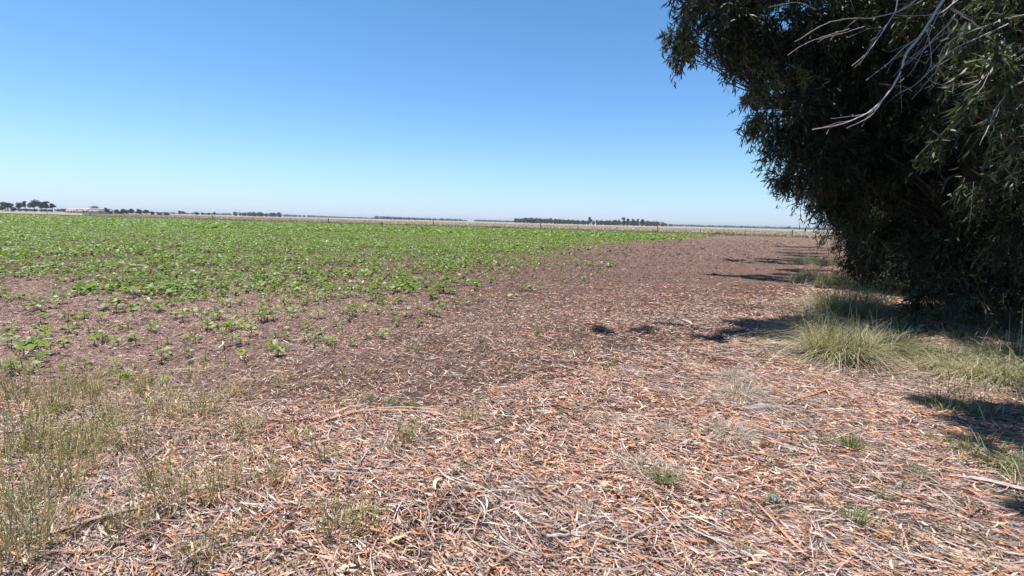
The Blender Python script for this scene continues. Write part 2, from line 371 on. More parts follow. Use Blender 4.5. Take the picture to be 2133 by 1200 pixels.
# ------------------------------------------------------------------ crop
EDGE_Y = [4, 6, 9, 14, 20, 28, 40, 60, 80, 110]
EDGE_X = [-2.6, -1.5, .6, 2.8, 4.8, 6.6, 12.5, 24, 36, 50]
def crop_dens(x, y):
    e = np.interp(y, EDGE_Y, EDGE_X) + (vnoise(x, y, 2.2, 40) - .5) * 2.2
    a = np.clip((e - x) / (4.4 + .12 * y), 0, 1) ** 1.7
    b = np.clip((y + .22 * np.minimum(x + 4, 0) - 4.55 + (vnoise(x, y, 1.2, 44) - .5) * 1.4 + .45) / 3.6, 0, 1) ** 1.25
    gaps = np.clip((vnoise(x, y, 1.7, 41) * .6 + vnoise(x, y, .6, 42) * .4 - .27) * 3.4, .12, 1)
    c = (y < fy(x) - 7)
    low = .21 * (b > 0) * (a > .03) * np.clip((13 - y) / 5, 0, 1) * (.5 + vnoise(x, y, 1.1, 52))                 # the thin stand keeps going right up to the edge
    return np.maximum(a * (.30 + .70 * b) * (b > 0) * np.clip(gaps + np.clip((y - 9) / 20, 0, .5), 0, 1), low) * c
PAL_C = [(.13, .195, .022), (.18, .25, .03), (.055, .09, .016), (.34, .40, .20), (.21, .24, .04)]
WT_C = [.3, .3, .15, .15, .1]
def crop_leaves(mb, p, nl, S, size, hgt):
    n = len(p); sz = np.repeat(RNG.uniform(.6, 1.25, n), nl); q = np.repeat(p, nl, axis=0); N = n * nl
    sz *= np.repeat(np.clip(.55 + .9 * vnoise(p[:, 0], p[:, 1], 1.9, 47), .6, 1.2), nl) if n > 1 else 1
    th = np.tile(np.arange(nl) * 2.4, n) + np.repeat(RNG.uniform(0, 2 * PI, n), nl) + RNG.normal(0, .3, N)
    L = size * sz * RNG.uniform(.7, 1.2, N); h = hgt * sz * np.tile(np.linspace(.65, 1.05, nl), n)
    up = RNG.normal(.25, .3, N)
    d = np.stack([np.cos(th), np.sin(th)], -1); e = np.stack([-d[:, 1], d[:, 0]], -1)
    s = np.linspace(0, 1, S)[None]
    z0 = zg(q[:, 0], q[:, 1]) + h
    r = .15 * L[:, None] + s * L[:, None]
    z = z0[:, None] + L[:, None] * (np.sin(up)[:, None] * s - .55 * s ** 2 * RNG.uniform(.3, 1.2, N)[:, None])
    cen = np.concatenate([q[:, None, :2] + d[:, None] * r[..., None], z[..., None]], -1)
    w = {5: [.12, .85, 1, .62, .04], 4: [.2, 1, .8, .05], 3: [.4, 1, .1], 2: [1, .7]}[S]
    w = np.array(w)[None] * L[:, None] * .36
    rl = RNG.normal(0, .35, N)[:, None]
    side = np.stack([e[:, :1] * np.cos(rl) * w, e[:, 1:] * np.cos(rl) * w, np.sin(rl) * w], -1)
    mb.strips(cen, side, pal(N, PAL_C, WT_C, .15))
# 300 nearest seedlings stand as plants of their own
proto = []
for k in range(6):
    f = MB(); z = np.zeros((1, 3)); nl = [4, 5, 6, 5, 6, 7][k]
    old = zg; zg_keep = zg
    crop_leaves(f, z, nl, 5, .07, .115)
    lean = RNG.normal(0, .015, 2)
    st = MB(); st.tube(smoothpath([(lean[0], lean[1], -.02), (lean[0] * .3, lean[1] * .3, .06), (0, 0, .115)], 6), np.linspace(.0045, .003, 6), (.16, .16, .06), 5)
    proto.append((f.mesh('foliage', M_CROP), st.mesh('stem', M_TWIG)))
p = scatter(30, 4.2, 13, crop_dens, -18, 6)
p = p[vis(p, 1.0)]
p = p[np.argsort(np.hypot(p[:, 0], p[:, 1]))]
near, rest = p[:298], p[298:]
for k, q in enumerate(near):
    fm, sm = proto[RNG.integers(6)]
    side = 'at the sparse front edge of the green crop' if q[1] < 6.5 else 'in the thin near part of the green crop'
    o = empty('crop_seedling', (q[0], q[1], float(zg(q[0], q[1]))), 'small broad leaved green seedling ' + side, 'seedling', 'seedlings ' + side, float(RNG.uniform(0, 6.28)))
    s_ = float(RNG.uniform(.7, 1.25)); o.scale = (s_, s_, s_)
    a = ob('foliage', fm, o); b = ob('stem', sm, o)
mb = MB()
crop_leaves(mb, rest, 6, 4, .08, .125)
p = scatter(22, 13, 26, crop_dens, -40, 10); crop_leaves(mb, p, 6, 3, .085, .135)
p = scatter(16, 26, 52, crop_dens, -70, 30); crop_leaves(mb, p, 5, 3, .105, .145)
p = scatter(6, 52, 190, crop_dens, -260, 60); crop_leaves(mb, p, 4, 2, .22, .2)
tag(mb.build('crop_field', M_CROP), 'young green crop stretching across the field to the far fence', 'crop', kind='stuff')

# ------------------------------------------------------------------ grasses
def blades(mb, c, n, R, H, lean, W, S, pals, wts, wind=(0, 0), droop=.8, tang=.7):
    r = R * np.sqrt(RNG.uniform(0, 1, n)); th = RNG.uniform(0, 2 * PI, n)
    b = np.stack([c[0] + r * np.cos(th), c[1] + r * np.sin(th)], -1)
    th2 = th + RNG.normal(0, tang, n); l = np.abs(RNG.normal(lean, lean * .5 + .05, n))
    hd = np.stack([np.cos(th2) * l + wind[0], np.sin(th2) * l + wind[1]], -1)
    L = H * RNG.uniform(.5, 1.15, n)
    s = np.linspace(0, 1, S)[None]
    xy = b[:, None] + hd[:, None] * ((s ** 1.6)[..., None] * L[:, None, None])
    k = droop * np.linalg.norm(hd, axis=1)[:, None]
    z = L[:, None] * (s - k * .55 * s ** 2.3)
    z0 = zg(b[:, 0], b[:, 1])[:, None] if not c_local[0] else 0
    cen = np.concatenate([xy, np.maximum(z, .01)[..., None] + (z0[..., None] if not c_local[0] else 0)], -1)
    if not c_local[0]: pass
    e = unit(np.stack([-hd[:, 1], hd[:, 0]], -1) + RNG.normal(0, .4, (n, 2)))
    w = W * .5 * (1 - s ** 1.5 * .9) * RNG.uniform(.6, 1.3, (n, 1))
    side = np.concatenate([e[:, None] * w[..., None], np.zeros((n, S, 1))], -1)
    mb.strips(cen, side, pal(n, pals, wts))
c_local = [False]
G_GREEN = [(.05, .075, .025), (.13, .15, .06), (.30, .29, .16), (.54, .48, .34)]
G_DRY = [(.42, .35, .21), (.52, .44, .29), (.22, .23, .09), (.30, .22, .12)]
G_GREY = [(.54, .49, .44), (.40, .36, .33), (.64, .58, .52)]
XW = [None]
def clump(name, px, py, n, R, H, lean, W, pals, wts, label, cat, group=None, wind=(0, 0), seeds=0, S=6, droop=.8, pos=None):
    c = G(px, py) if pos is None else np.array(pos)
    c[2] = 0; mb = MB()
    blades(mb, c, n, R, H, lean, W, S, pals, wts, wind, droop, 1.5 if XW[0] else .7)
    if XW[0]:                            # long bent wisps and broken straws through the clump
        n_, r_, h_, l_, wd_ = XW[0]; XW[0] = None
        blades(mb, c, n_, r_, h_, l_, .006, 9, G_GREEN[1:] + [G_DRY[1]], [.2, .3, .3, .2], (wd_[0] * 1.6 + .0, wd_[1] * 1.6), 1.5, 1.4)
        blades(mb, c, n_ // 2, r_ * 1.2, h_ * .5, l_ * 2, .006, 5, [G_GREEN[3], G_DRY[1], G_GREY[0]], [1, 1, 1], wd_, 1.5)
    if seeds:                           # thin stalks with seed heads
        for _ in range(seeds):
            a = RNG.uniform(0, 2 * PI); r = R * RNG.uniform(0, 1); b = np.array([c[0] + r * math.cos(a), c[1] + r * math.sin(a), 0]); b[2] = zg(b[0], b[1])
            l = RNG.uniform(.1, .5); t = b + np.array([math.cos(a) * l, math.sin(a) * l, 1]) * H * RNG.uniform(.8, 1.25)
            m_ = (b + t) / 2 + np.array([0, 0, H * .08]); path = smoothpath([b, m_ + RNG.normal(0, .02, 3), t], 7)
            col = pal(1, [(.62, .53, .33), (.48, .42, .22), (.28, .28, .10)], [1, 1, .6])[0]
            mb.tube(path, np.linspace(.0022, .0014, len(path)), col, 3)
            k = 9; u = RNG.uniform(.55, 1, k); q = b + (t - b) * u[:, None] + RNG.normal(0, .006, (k, 3))
            dd = unit(RNG.normal(0, .5, (k, 3)) + np.array([0, 0, .8]))
            cen = q[:, None] + dd[:, None] * (np.array([-.5, 0, .5])[None, :, None] * .016)
            sd = unit(RNG.normal(0, 1, (k, 3)))[:, None] * (np.array([.1, 1, .1])[None, :, None] * .0036)
            mb.strips(cen, sd, np.tile(col * 1.1, (k, 1)))
    c[2] = float(zg(c[0], c[1]))
    o = mb.build(name, M_GRASS, origin=c)
    return tag(o, label, cat, group)
XW = [None]
# big weeping clumps along the windbreak
BIG = [
 (1745, 745, 1300, .34, .80, .60, 'tall weeping green and straw grass clump, largest, at the left corner of the windbreak', (-.15, -.1)),
 (1690, 690, 600, .28, .70, .7, 'shaggy straw coloured grass clump leaning left at the edge of the litter', (-.35, 0)),
 (1835, 735, 700, .30, .66, .6, 'dense green grass clump half in shade right of the largest clump', (.2, -.1)),
 (1765, 655, 1300, .5, 1.0, .6, 'brownish arching grass clump behind the largest clump', (-.2, 0)),
 (1935, 745, 450, .26, .36, .9, 'light green arching grass clump in front of the forked trunk', (-.3, .1)),
 (2045, 785, 1300, .36, .50, .9, 'sunlit pale green weeping grass clump above the dark shadow', (-.35, -.1)),
 (2125, 770, 1100, .36, .60, .75, 'weeping green grass clump at the right edge of the picture', (-.3, 0)),
 (1715, 592, 1900, .7, .72, .6, 'grey brown grass clump in deep shade under the canopy tip', (-.2, 0)),
 (1705, 552, 1300, .9, .85, .6, 'pale straw grass clump farthest along the row of trees', (-.2, 0)),
 (1815, 600, 700, .40, .55, .6, 'small sunlit yellow green grass clump between the shaded clumps', (0, 0)),
 (1990, 860, 500, .26, .30, .8, 'low dark green grass clump inside the shadow at right', (0, 0)),
 (2060, 965, 520, .20, .26, .8, 'short bright green grass clump at the near edge of the shadow', (0, 0)),
]
for px, py, n, R, H, ln, lab, wd in BIG:
    dry = 'straw' in lab or 'brown' in lab or 'yellow' in lab or 'pale' in lab
    XW[0] = (int(n * .32), R * 1.15, H * 1.15, ln * 1.5, wd)
    clump('grass_clump', px, py, int(n * .8), R, H * .72, ln * 1.25, .008 if H < .55 else .010, G_GREEN if not dry else [G_GREEN[2], G_GREEN[3], G_DRY[1], G_GREEN[1]], [.3, .3, .25, .15] if not dry else [.3, .3, .2, .2], lab, 'grass', 'grass clumps along the trees', wd, S=8, droop=1.25)
# wispy olive weeds lower left
WEEDS = [(40, 840, .30), (110, 870, .28), (60, 930, .30), (150, 1000, .34), (20, 1060, .34), (230, 880, .26), (280, 930, .24), (190, 830, .24), (420, 865, .20), (90, 1130, .30),
         (380, 1060, .22), (460, 1040, .22), (330, 1010, .18), (700, 1120, .20), (850, 925, .19), (20, 1180, .3), (620, 920, .14), (680, 960, .14), (520, 900, .15), (760, 1100, .16), (270, 1110, .18),
         (340, 870, .22), (130, 950, .26), (200, 930, .24), (10, 960, .3), (560, 1010, .15), (425, 1165, .18), (980, 880, .12), (300, 820, .2)]
POSN = {'(850, 925)': 'upright olive grass tuft standing alone in the middle of the litter', '(700, 1120)': 'yellow based green grass tuft near the bottom edge, left of centre',
        '(420, 865)': 'olive grass tuft at the border between litter and bare soil', '(150, 1000)': 'dense green tall weed tuft by the left edge'}
ORD = ['first', 'second', 'third', 'fourth', 'fifth', 'sixth', 'seventh', 'eighth', 'ninth', 'tenth', 'eleventh', 'twelfth', 'thirteenth', 'fourteenth', 'fifteenth']
def wlab(px, py):
    bands = [(0, 875, 'back row, at the soil edge'), (875, 945, 'second row back'), (945, 1050, 'third row back'), (1050, 1300, 'front row, at the bottom edge')]
    for a, b, t in bands:
        if a <= py < b:
            k = sorted((q[0], q[1]) for q in WEEDS if a <= q[1] < b and str((q[0], q[1])) not in POSN).index((px, py)); return 'wispy olive weed tuft, %s from the left in the %s' % (ORD[k], t)
for px, py, H in WEEDS:
    lab = POSN.get(str((px, py))) or wlab(px, py)
    H *= 1.28; clump('weed_tuft', px, py, int(20 + 120 * H), .04 + H * .22, H * .8, .5, .0042, [(.20, .21, .07), (.44, .38, .19), (.60, .50, .31), (.40, .27, .14)], [.2, .27, .33, .2], lab, 'weed', 'wispy weed tufts on the left', (.05, 0), seeds=int(12 + 44 * H), S=5, droop=.8)
mb = MB()
q = scatter(26, 1.5, 4.9, lambda x, y: np.clip((-x - .9 - .0 * y + (vnoise(x, y, .6, 81) - .5) * 1.6) / 1.6, 0, 1) * (vnoise(x, y, .4, 83) > .42), -8, 0)
for c in q: blades(mb, c, 13, .04, .19, .75, .0042, 5, [(.58, .48, .29), (.44, .36, .19), (.26, .25, .09), (.50, .36, .20)], [.35, .3, .15, .2], (.06, 0), 1.1)
tag(mb.build('dry_weeds', M_GRASS), 'thin straw coloured weeds matted over the litter at lower left', 'dry weeds', kind='stuff')
# dead grey tufts
for px, py, H, lab in [(1545, 830, .16, 'large bleached grey dead grass tuft beside the pale bark curl'), (1530, 790, .12, 'bleached grey dead grass tuft behind the larger grey tuft'), (1255, 880, .08, 'small grey dead grass tuft left of the other grey tufts'),
                       (1388, 902, .09, 'small silvery dead grass tuft midway between the grey tufts'), (1522, 905, .11, 'drooping grey dead grass tuft in front of the bark curl'), (1350, 985, .09, 'flattened grey dead grass patch below the silvery tufts'), (1700, 850, .07, 'grey dead grass patch behind the orange bark strip')]:
    H *= 1.5; clump('dead_tuft', px, py, 420, .05 + H * .45, H, .9, .0042, G_GREY, [1, 1, 1], lab, 'dead grass', 'bleached dead grass tufts', (0, -.35), S=6, droop=1.1)
# little green weeds scattered through the litter
SM = [(1005, 715), (870, 730), (815, 840), (855, 845), (1000, 835), (1380, 1020), (1780, 1090), (1350, 800), (1265, 830), (1770, 945), (1805, 830), (1500, 740), (1430, 760), (1120, 700), (1080, 690), (1200, 690), (1590, 700), (1300, 985), (1090, 965), (1045, 905),
      (1810, 900), (1690, 930), (1725, 940), (1990, 1120), (2050, 1180), (1830, 960), (1890, 990), (1540, 1170), (1550, 1180), (1345, 1060), (1165, 1020), (1210, 1095), (930, 905), (1575, 940), (1600, 965), (1630, 870), (1750, 860), (1840, 1050), (1915, 1010), (1970, 1060), (1130, 800), (1060, 780),
      (1270, 770), (1400, 840), (1170, 870), (580, 1180), (640, 1040), (540, 1120), (1480, 900), (1655, 1075), (1880, 1130), (1720, 790), (1645, 760), (960, 990), (770, 830), (1465, 760), (1380, 745), (1560, 730), (1680, 800), (2010, 930), (1950, 900), (2100, 940), (2080, 1060), (2120, 1150)]
BIGW = {(1770, 945): 'leafy green weed right of the silvery plant, below the orange bark', (1005, 715): 'bluish green weed tuft at the far edge of the litter', (855, 845): 'upright green weed just behind the long brown bark strip',
        (1780, 1090): 'bright green leafy weed near the lower right', (1380, 1020): 'bright green weed alone at the centre of the foreground litter'}
def slab(px, py, big):
    if big: return BIGW[(px, py)]
    for a, b, t in [(0, 755, 'beside the tree shadow line'), (755, 835, 'behind the grey dead tufts'), (835, 910, 'level with the pale bark curl'), (910, 985, 'just in front of the bark curl'), (985, 1085, 'level with the thick forked stick'), (1085, 1300, 'along the bottom edge')]:
        if a <= py < b:
            k = sorted(q for q in SM if a <= q[1] < b and q not in BIGW).index((px, py)); return 'tiny green sprout, %s from the left of those %s' % (ORD[k], t)
for px, py in SM:
    big = (px, py) in ((1770, 945), (1005, 715), (855, 845), (1780, 1090), (1380, 1020))
    n = 80 if big else int(RNG.integers(26, 50))
    clump('green_weed', px, py, n, .035 if big else .022, (.13 if big else .10) * RNG.uniform(.7, 1.3), .65, .007 if big else .0048, [(.10, .16, .045), (.17, .24, .08), (.27, .31, .14)], [1, 1, 1],
          slab(px, py, big), 'weed', 'larger green weeds in the litter' if big else 'green sprouts in the litter', S=4, droop=.5)
# short grass under the trees
mb = MB(); n = 1500
q = scatter(30, 4, 26, lambda x, y: (row_dist(x, y) < .9) * (row_dist(x, y) > -6) * .7, 2, 40)
for c in q[:2600]: blades(mb, c, 9, .14, .22, .6, .009, 4, G_GREEN, [.4, .3, .2, .1])
tag(mb.build('grass', M_GRASS), 'short shaded grass under the row of trees', 'grass', kind='stuff')

# ------------------------------------------------------------------ sticks, bark and single leaves on the litter
def gp(pts, z=.02, n=14): 
    p = smoothpath([G(*a) for a in pts], n); p[:, 2] = zg(p[:, 0], p[:, 1]) + z + .024; return p
def stick(name, pts, r, col, label, z=.02, sides=6, cat='stick', group='fallen sticks'):
    p = gp(pts, z); c = p[len(p) // 2].copy(); mb = MB()
    p[:, :2] += RNG.normal(0, r * .35, (len(p), 2))
    mb.tube(p, np.linspace(r, r * .55, len(p)) * RNG.uniform(.85, 1.15, len(p)), col, sides, wob=.15)
    return tag(mb.build(name, M_TWIG, origin=c), label, cat, group)
def bark(pts, wdt, col, label, z=.025, curl=.6, name='bark_strip', cat='bark'):
    p = gp(pts, z, 20); t = unit(np.gradient(p, axis=0)); e = unit(np.cross(t, [0, 0, 1.])); n = len(p); mb = MB()
    th = np.linspace(-1, 1, 7); prof = np.clip(1.15 - np.abs(np.linspace(-1, 1, n)) ** 3, .15, 1) * RNG.uniform(.85, 1.1, n)
    for sgn, off in ((1, 0), (-1, -.003)):
        v = p[:, None] + e[:, None] * (np.sin(th * curl * 1.5)[None, :, None] * (wdt / 2 / max(.3, math.sin(min(curl * 1.5, 1.5)))) * prof[:, None, None])
        v[..., 2] += (np.cos(th * curl * 1.5)[None] - .4) * wdt * .4 * prof[:, None] + off + RNG.normal(0, .0008, v.shape[:2])
        i = np.arange(n - 1)[:, None] * 7 + np.arange(6)[None]
        f = np.stack([i, i + 1, i + 8, i + 7], -1).reshape(-1, 4)
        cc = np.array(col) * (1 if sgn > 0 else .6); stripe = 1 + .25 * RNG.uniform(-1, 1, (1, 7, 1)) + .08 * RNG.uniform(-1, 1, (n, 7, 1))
        mb.add(v, f[:, ::sgn], (cc * stripe).reshape(-1, 3))
    return tag(mb.build(name, M_TWIG, origin=p[n // 2], smooth=True), label, cat, 'fallen bark strips')
bark([(640, 895), (700, 878), (770, 862), (850, 864), (935, 880)], .035, (.36, .22, .15), 'long brown bark strip arching across the litter left of centre')
bark([(780, 860), (850, 858), (920, 868)], .02, (.46, .33, .26), 'narrow pale bark strip lying against the long brown one', .035)
bark([(1650, 848), (1700, 832), (1762, 812)], .03, (.40, .20, .11), 'straight orange bark strip pointing right beside the pale bark curl')
bark([(1560, 893), (1610, 905), (1680, 910), (1720, 905)], .022, (.32, .16, .09), 'reddish split bark strip below the pale bark curl')
bark([(1990, 1010), (2060, 1018), (2133, 1032), (2200, 1040)], .05, (.44, .37, .33), 'weathered grey plank like bark strip at the right edge')
bark([(1575, 1060), (1610, 1100), (1650, 1150), (1700, 1200)], .018, (.46, .26, .18), 'thin reddish bark strip running to the bottom edge right of centre')
bark([(60, 1145), (130, 1120), (220, 1092), (300, 1075)], .03, (.34, .26, .23), 'grey brown bark strip in the lower left corner')
stick('stick', [(1462, 1052), (1510, 1035), (1568, 1008)], .014, (.27, .17, .13), 'thick forked brown stick, the stoutest on the litter')
stick('stick', [(1010, 1205), (1045, 1175), (1090, 1148)], .010, (.30, .18, .13), 'brown stick slanting up from the bottom edge at centre')
stick('stick', [(1108, 1100), (1170, 1122), (1230, 1135)], .008, (.34, .24, .19), 'brown stick ending beside the grey broken one')
stick('stick', [(1140, 1133), (1190, 1131), (1222, 1128)], .011, (.42, .37, .34), 'short grey broken stick with a splintered end')
stick('stick', [(1190, 1115), (1195, 1080), (1193, 1045)], .006, (.36, .22, .17), 'thin upright lying red twig above the grey broken stick')
stick('stick', [(1192, 1190), (1190, 1140)], .007, (.40, .24, .18), 'thin red twig below the grey broken stick')
stick('stick', [(1285, 1155), (1340, 1130), (1395, 1100)], .009, (.38, .30, .26), 'grey split stick slanting right near the bottom centre')
stick('stick', [(1225, 950), (1240, 928), (1265, 912)], .007, (.33, .27, .25), 'small bent grey twig with a fork')
stick('stick', [(1100, 860), (1200, 852), (1300, 855), (1380, 850)], .007, (.36, .24, .19), 'long thin twig lying level behind the small grey tuft')
stick('stick', [(1330, 875), (1400, 868), (1490, 856), (1570, 848)], .007, (.42, .26, .19), 'long reddish twig leading to the pale bark curl')
stick('stick', [(1640, 855), (1665, 835), (1697, 803)], .010, (.34, .30, .28), 'dark grey knotted stick above the orange bark strip')
stick('stick', [(1430, 830), (1380, 825), (1300, 818), (1240, 825)], .005, (.38, .28, .22), 'thin brown twig behind the grey tufts')
stick('stick', [(1000, 905), (1060, 885), (1110, 878)], .007, (.28, .20, .17), 'dark twig right of the lone grass tuft')
stick('stick', [(890, 1100), (905, 1070), (912, 1035)], .006, (.20, .15, .13), 'dark twig below the pale yellow leaf')
stick('stick', [(905, 1150), (885, 1100), (895, 1060)], .006, (.30, .20, .16), 'slim brown twig at the bottom left of centre')
stick('stick', [(1150, 770), (1090, 785), (1050, 800)], .009, (.26, .16, .12), 'dark brown stick on the bare soil at the litter edge')
stick('stick', [(620, 1140), (650, 1110), (662, 1090)], .008, (.30, .25, .23), 'dark grey stick left of the yellow based tuft')
stick('stick', [(1640, 1195), (1560, 1180), (1500, 1160)], .006, (.40, .33, .30), 'grey twig along the bottom edge right of centre')
stick('stick', [(1900, 1190), (1830, 1150), (1790, 1120)], .007, (.42, .36, .33), 'grey stick in the lower right litter')
stick('stick', [(2050, 1110), (1960, 1070), (1900, 1060)], .007, (.40, .30, .25), 'brown grey stick right of the bright green weeds')
stick('stick', [(1570, 560 + 180), (1500, 745), (1440, 752)], .008, (.30, .20, .15), 'brown twig lying beside the shadow on the litter')
# pale bark curl
p0 = G(1560, 858); p0[2] = 0
mb = MB(); t = np.linspace(0, 1, 22)
tip = G(1665, 857)
ax = p0 + (tip - p0) * t[:, None]; ax[:, 2] = zg(ax[:, 0], ax[:, 1]) + .045
wid = np.interp(t, [0, .12, .3, .5, .7, 1], [.04, .08, .095, .06, .03, .014]); hh = np.interp(t, [0, .1, .25, .45, 1], [.02, .045, .05, .03, .012])
th = np.linspace(0, PI, 12)
for sgn, k in ((1, 1), (-1, .93)):
    v = np.zeros((22, 12, 3)); v[..., 0] = ax[:, 0:1]; v[..., 1] = ax[:, 1:2] + np.cos(th)[None] * wid[:, None] * .5 * k * (1 + .12 * np.sin(t * 9)[:, None])
    v[..., 2] = ax[:, 2:3] - .012 + np.sin(th)[None] * hh[:, None] * k * (1 + .12 * np.sin(th * 5)[None] * np.cos(t * 12)[:, None])
    i = np.arange(21)[:, None] * 12 + np.arange(11)[None]
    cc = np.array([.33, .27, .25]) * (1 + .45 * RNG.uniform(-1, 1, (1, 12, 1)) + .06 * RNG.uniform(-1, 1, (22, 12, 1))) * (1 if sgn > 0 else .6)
    mb.add(v, np.stack([i, i + 1, i + 13, i + 12], -1).reshape(-1, 4)[:, ::sgn], cc.reshape(-1, 3))
tag(mb.build('bark_curl', M_TWIG, origin=ax[0], smooth=True), 'pale grey hollow curl of bark tapering to a point on the litter', 'bark', 'fallen bark strips')
# single leaves that stand out
def one_leaf(a, b, wdt, col, label, curve=.25):
    A, B = G(*a), G(*b); n = 9; s = np.linspace(0, 1, n); A[2] = B[2] = 0
    d = B - A; e = unit(np.cross(d, [0, 0, 1.])); L = np.linalg.norm(d)
    p = A + d * s[:, None] + e * (4 * s * (1 - s) * L * curve * .5)[:, None]; p[:, 2] = zg(p[:, 0], p[:, 1]) + .055 + .015 * np.sin(s * 3)
    w = np.clip(np.sin(s * PI) ** .7, .06, 1) * wdt / 2
    mb = MB(); sd = e[None] * w[:, None] + np.array([0, 0, .25])[None] * w[:, None]
    mb.strips(p[None], sd[None], np.array([col])); 
    tag(mb.build('fallen_leaf', M_LITTER, origin=p[4]), label, 'leaf')
one_leaf((908, 1042), (932, 1018), .026, (.66, .62, .36), 'pale yellow curved leaf, brightest on the litter at centre', -.6)
one_leaf((805, 1145), (848, 1128), .03, (.40, .45, .24), 'broad grey green leaf near the bottom left of centre')
one_leaf((1640, 1020), (1660, 1028), .02, (.42, .52, .25), 'light green fallen leaf right of the silvery plant')
one_leaf((1030, 940), (1042, 930), .03, (.70, .66, .60), 'small white leaf fragment above the pale yellow leaf')
one_leaf((442, 735), (462, 715), .02, (.55, .50, .43), 'whitish curled leaf standing out on the soil among seedlings')
one_leaf((1430, 690), (1420, 668), .03, (.68, .58, .45), 'long pale leaf pointing away beside the tree shadow')
# silvery little plant
c = G(1608, 1052); c[2] = float(zg(c[0], c[1])); root = empty('silvery_plant', c, 'small silver white leafy plant standing beside the thick forked stick', 'plant')
st = MB(); fo = MB()
for k in range(7):
    a = RNG.uniform(0, 6.28); tp = np.array([math.cos(a) * .03, math.sin(a) * .03, RNG.uniform(.06, .12)]); pth = smoothpath([(0, 0, -.01), tp * .5 + [0, 0, .01], tp], 6)
    st.tube(pth, .0018, (.4, .42, .34), 4)
    m_ = 12; q = pth[RNG.integers(2, 6, m_)] + RNG.normal(0, .007, (m_, 3)); dd = unit(RNG.normal(0, 1, (m_, 3)) + [0, 0, .4]); s_ = np.array([0, .5, 1])
    fo.strips(q[:, None] + dd[:, None] * s_[None, :, None] * .02, unit(np.cross(dd, [0.1, .2, 1]))[:, None] * np.array([.2, 1, .2])[None, :, None] * .006, pal(m_, [(.55, .57, .50), (.62, .62, .58), (.35, .42, .28)], [2, 2, 1]))
st.build('stem', M_TWIG, root); fo.build('foliage', M_GRASS, root)

# ------------------------------------------------------------------ windbreak trees
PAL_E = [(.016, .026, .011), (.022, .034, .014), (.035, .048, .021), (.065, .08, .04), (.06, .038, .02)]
PAL_LIT_TIP = [(.05, .065, .025), (.10, .11, .045), (.18, .18, .09), (.03, .04, .018)]  # sunlight on the bough tips, put into the leaf colour
PAL_LIT_YOUNG = [(.05, .07, .03), (.08, .10, .045), (.13, .15, .08), (.12, .08, .04)]  # young green leaves, with sunlit brightness of the near sprays mixed into the colour
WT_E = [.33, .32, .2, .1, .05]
def lobe_leaves(mb, c, r, ntw, nl=15, ll=.13, lw=.021, S=3, twl=.55, pals=PAL_E, wts=WT_E, shell=.45):
    """leaf sprays: twigs that leave the lobe's heart, droop, and carry hanging sickle leaves"""
    r = np.asarray(r, float) * np.ones(3)
    u = unit(RNG.normal(0, 1, (ntw, 3))); rad = RNG.uniform(shell, 1, ntw) ** .6
    K = max(2, ntw // 11); kid = RNG.integers(0, K, ntw)            # sprays gather into separate tufts
    sub = c + unit(RNG.normal(0, 1, (K, 3))) * r * (RNG.uniform(shell, 1.08, K) ** .7)[:, None]
    o1 = unit(RNG.normal(0, 1, (ntw, 3))); a = sub[kid] + o1 * min(.16, float(np.min(r)) * .4) * RNG.uniform(.2, 1, (ntw, 1))
    out = unit(o1 + .6 * unit(sub[kid] - c + 1e-6) + np.array([0, 0, -.25]))
    L = twl * .72 * RNG.uniform(.4, 1.2, ntw)
    t = np.linspace(0, 1, 4)
    tw = a[:, None] + out[:, None] * (t[None, :, None] * L[:, None, None]) * .6 + np.array([0, 0, -1.]) * ((t ** 1.7)[None, :, None] * L[:, None, None] * .65)
    keep = tw[:, -1, 2] > .15; tw = tw[keep]; n = len(tw)
    if not n: return
    sd = unit(RNG.normal(0, 1, (n, 3)))[:, None] * np.array([.0045, .0035, .0025, .0012])[None, :, None]
    mb.strips(tw, sd, pal(n, [(.16, .10, .07), (.10, .08, .06)], [1, 1]), 1)
    N = n * nl; k = np.repeat(np.arange(n), nl); f = np.clip(np.tile(np.linspace(.08, 1, nl), n) + RNG.normal(0, .05, N), 0, 1) * 3
    i0 = np.minimum(f.astype(int), 2); fr = (f - i0)[:, None]
    b = tw[k, i0] * (1 - fr) + tw[k, i0 + 1] * fr + RNG.normal(0, .012, (N, 3))
    d = unit(RNG.normal(0, .7, (N, 3)) + np.array([0, 0, -.8]) + out[keep][k] * .45)
    l = ll * RNG.uniform(.6, 1.25, N); s = np.linspace(0, 1, S)[None]
    bend = RNG.normal(0, .25, (N, 3)); bend -= d * (bend * d).sum(1)[:, None]
    cen = b[:, None] + d[:, None] * (s[..., None] * l[:, None, None]) + bend[:, None] * ((s ** 2)[..., None] * l[:, None, None])
    e = unit(np.cross(d, RNG.normal(0, 1, (N, 3))))
    pw = {3: [.12, 1, .08], 4: [.12, 1, .8, .05], 5: [.1, .85, 1, .6, .04], 2: [.8, .8]}[S]
    side = e[:, None] * (np.array(pw)[None, :, None] * lw * .5) * RNG.uniform(.8, 1.3, (N, 1, 1))
    mb.strips(cen, side, pal(N, pals, wts, .2))
def limb(mb, a, b, r0, r1, col, sag=.15, n=10):
    a = np.asarray(a, float); b = np.asarray(b, float); L = np.linalg.norm(b - a)
    m1 = a + (b - a) * .35 + np.array([0, 0, L * sag]) + RNG.normal(0, L * .04, 3); m2 = a + (b - a) * .7 + np.array([0, 0, L * sag * .8]) + RNG.normal(0, L * .04, 3)
    p = smoothpath([a, m1, m2, b], n); mb.tube(p, np.linspace(r0, r1, len(p)), col, 7, wob=.06); return p
BK = (.065, .052, .045)
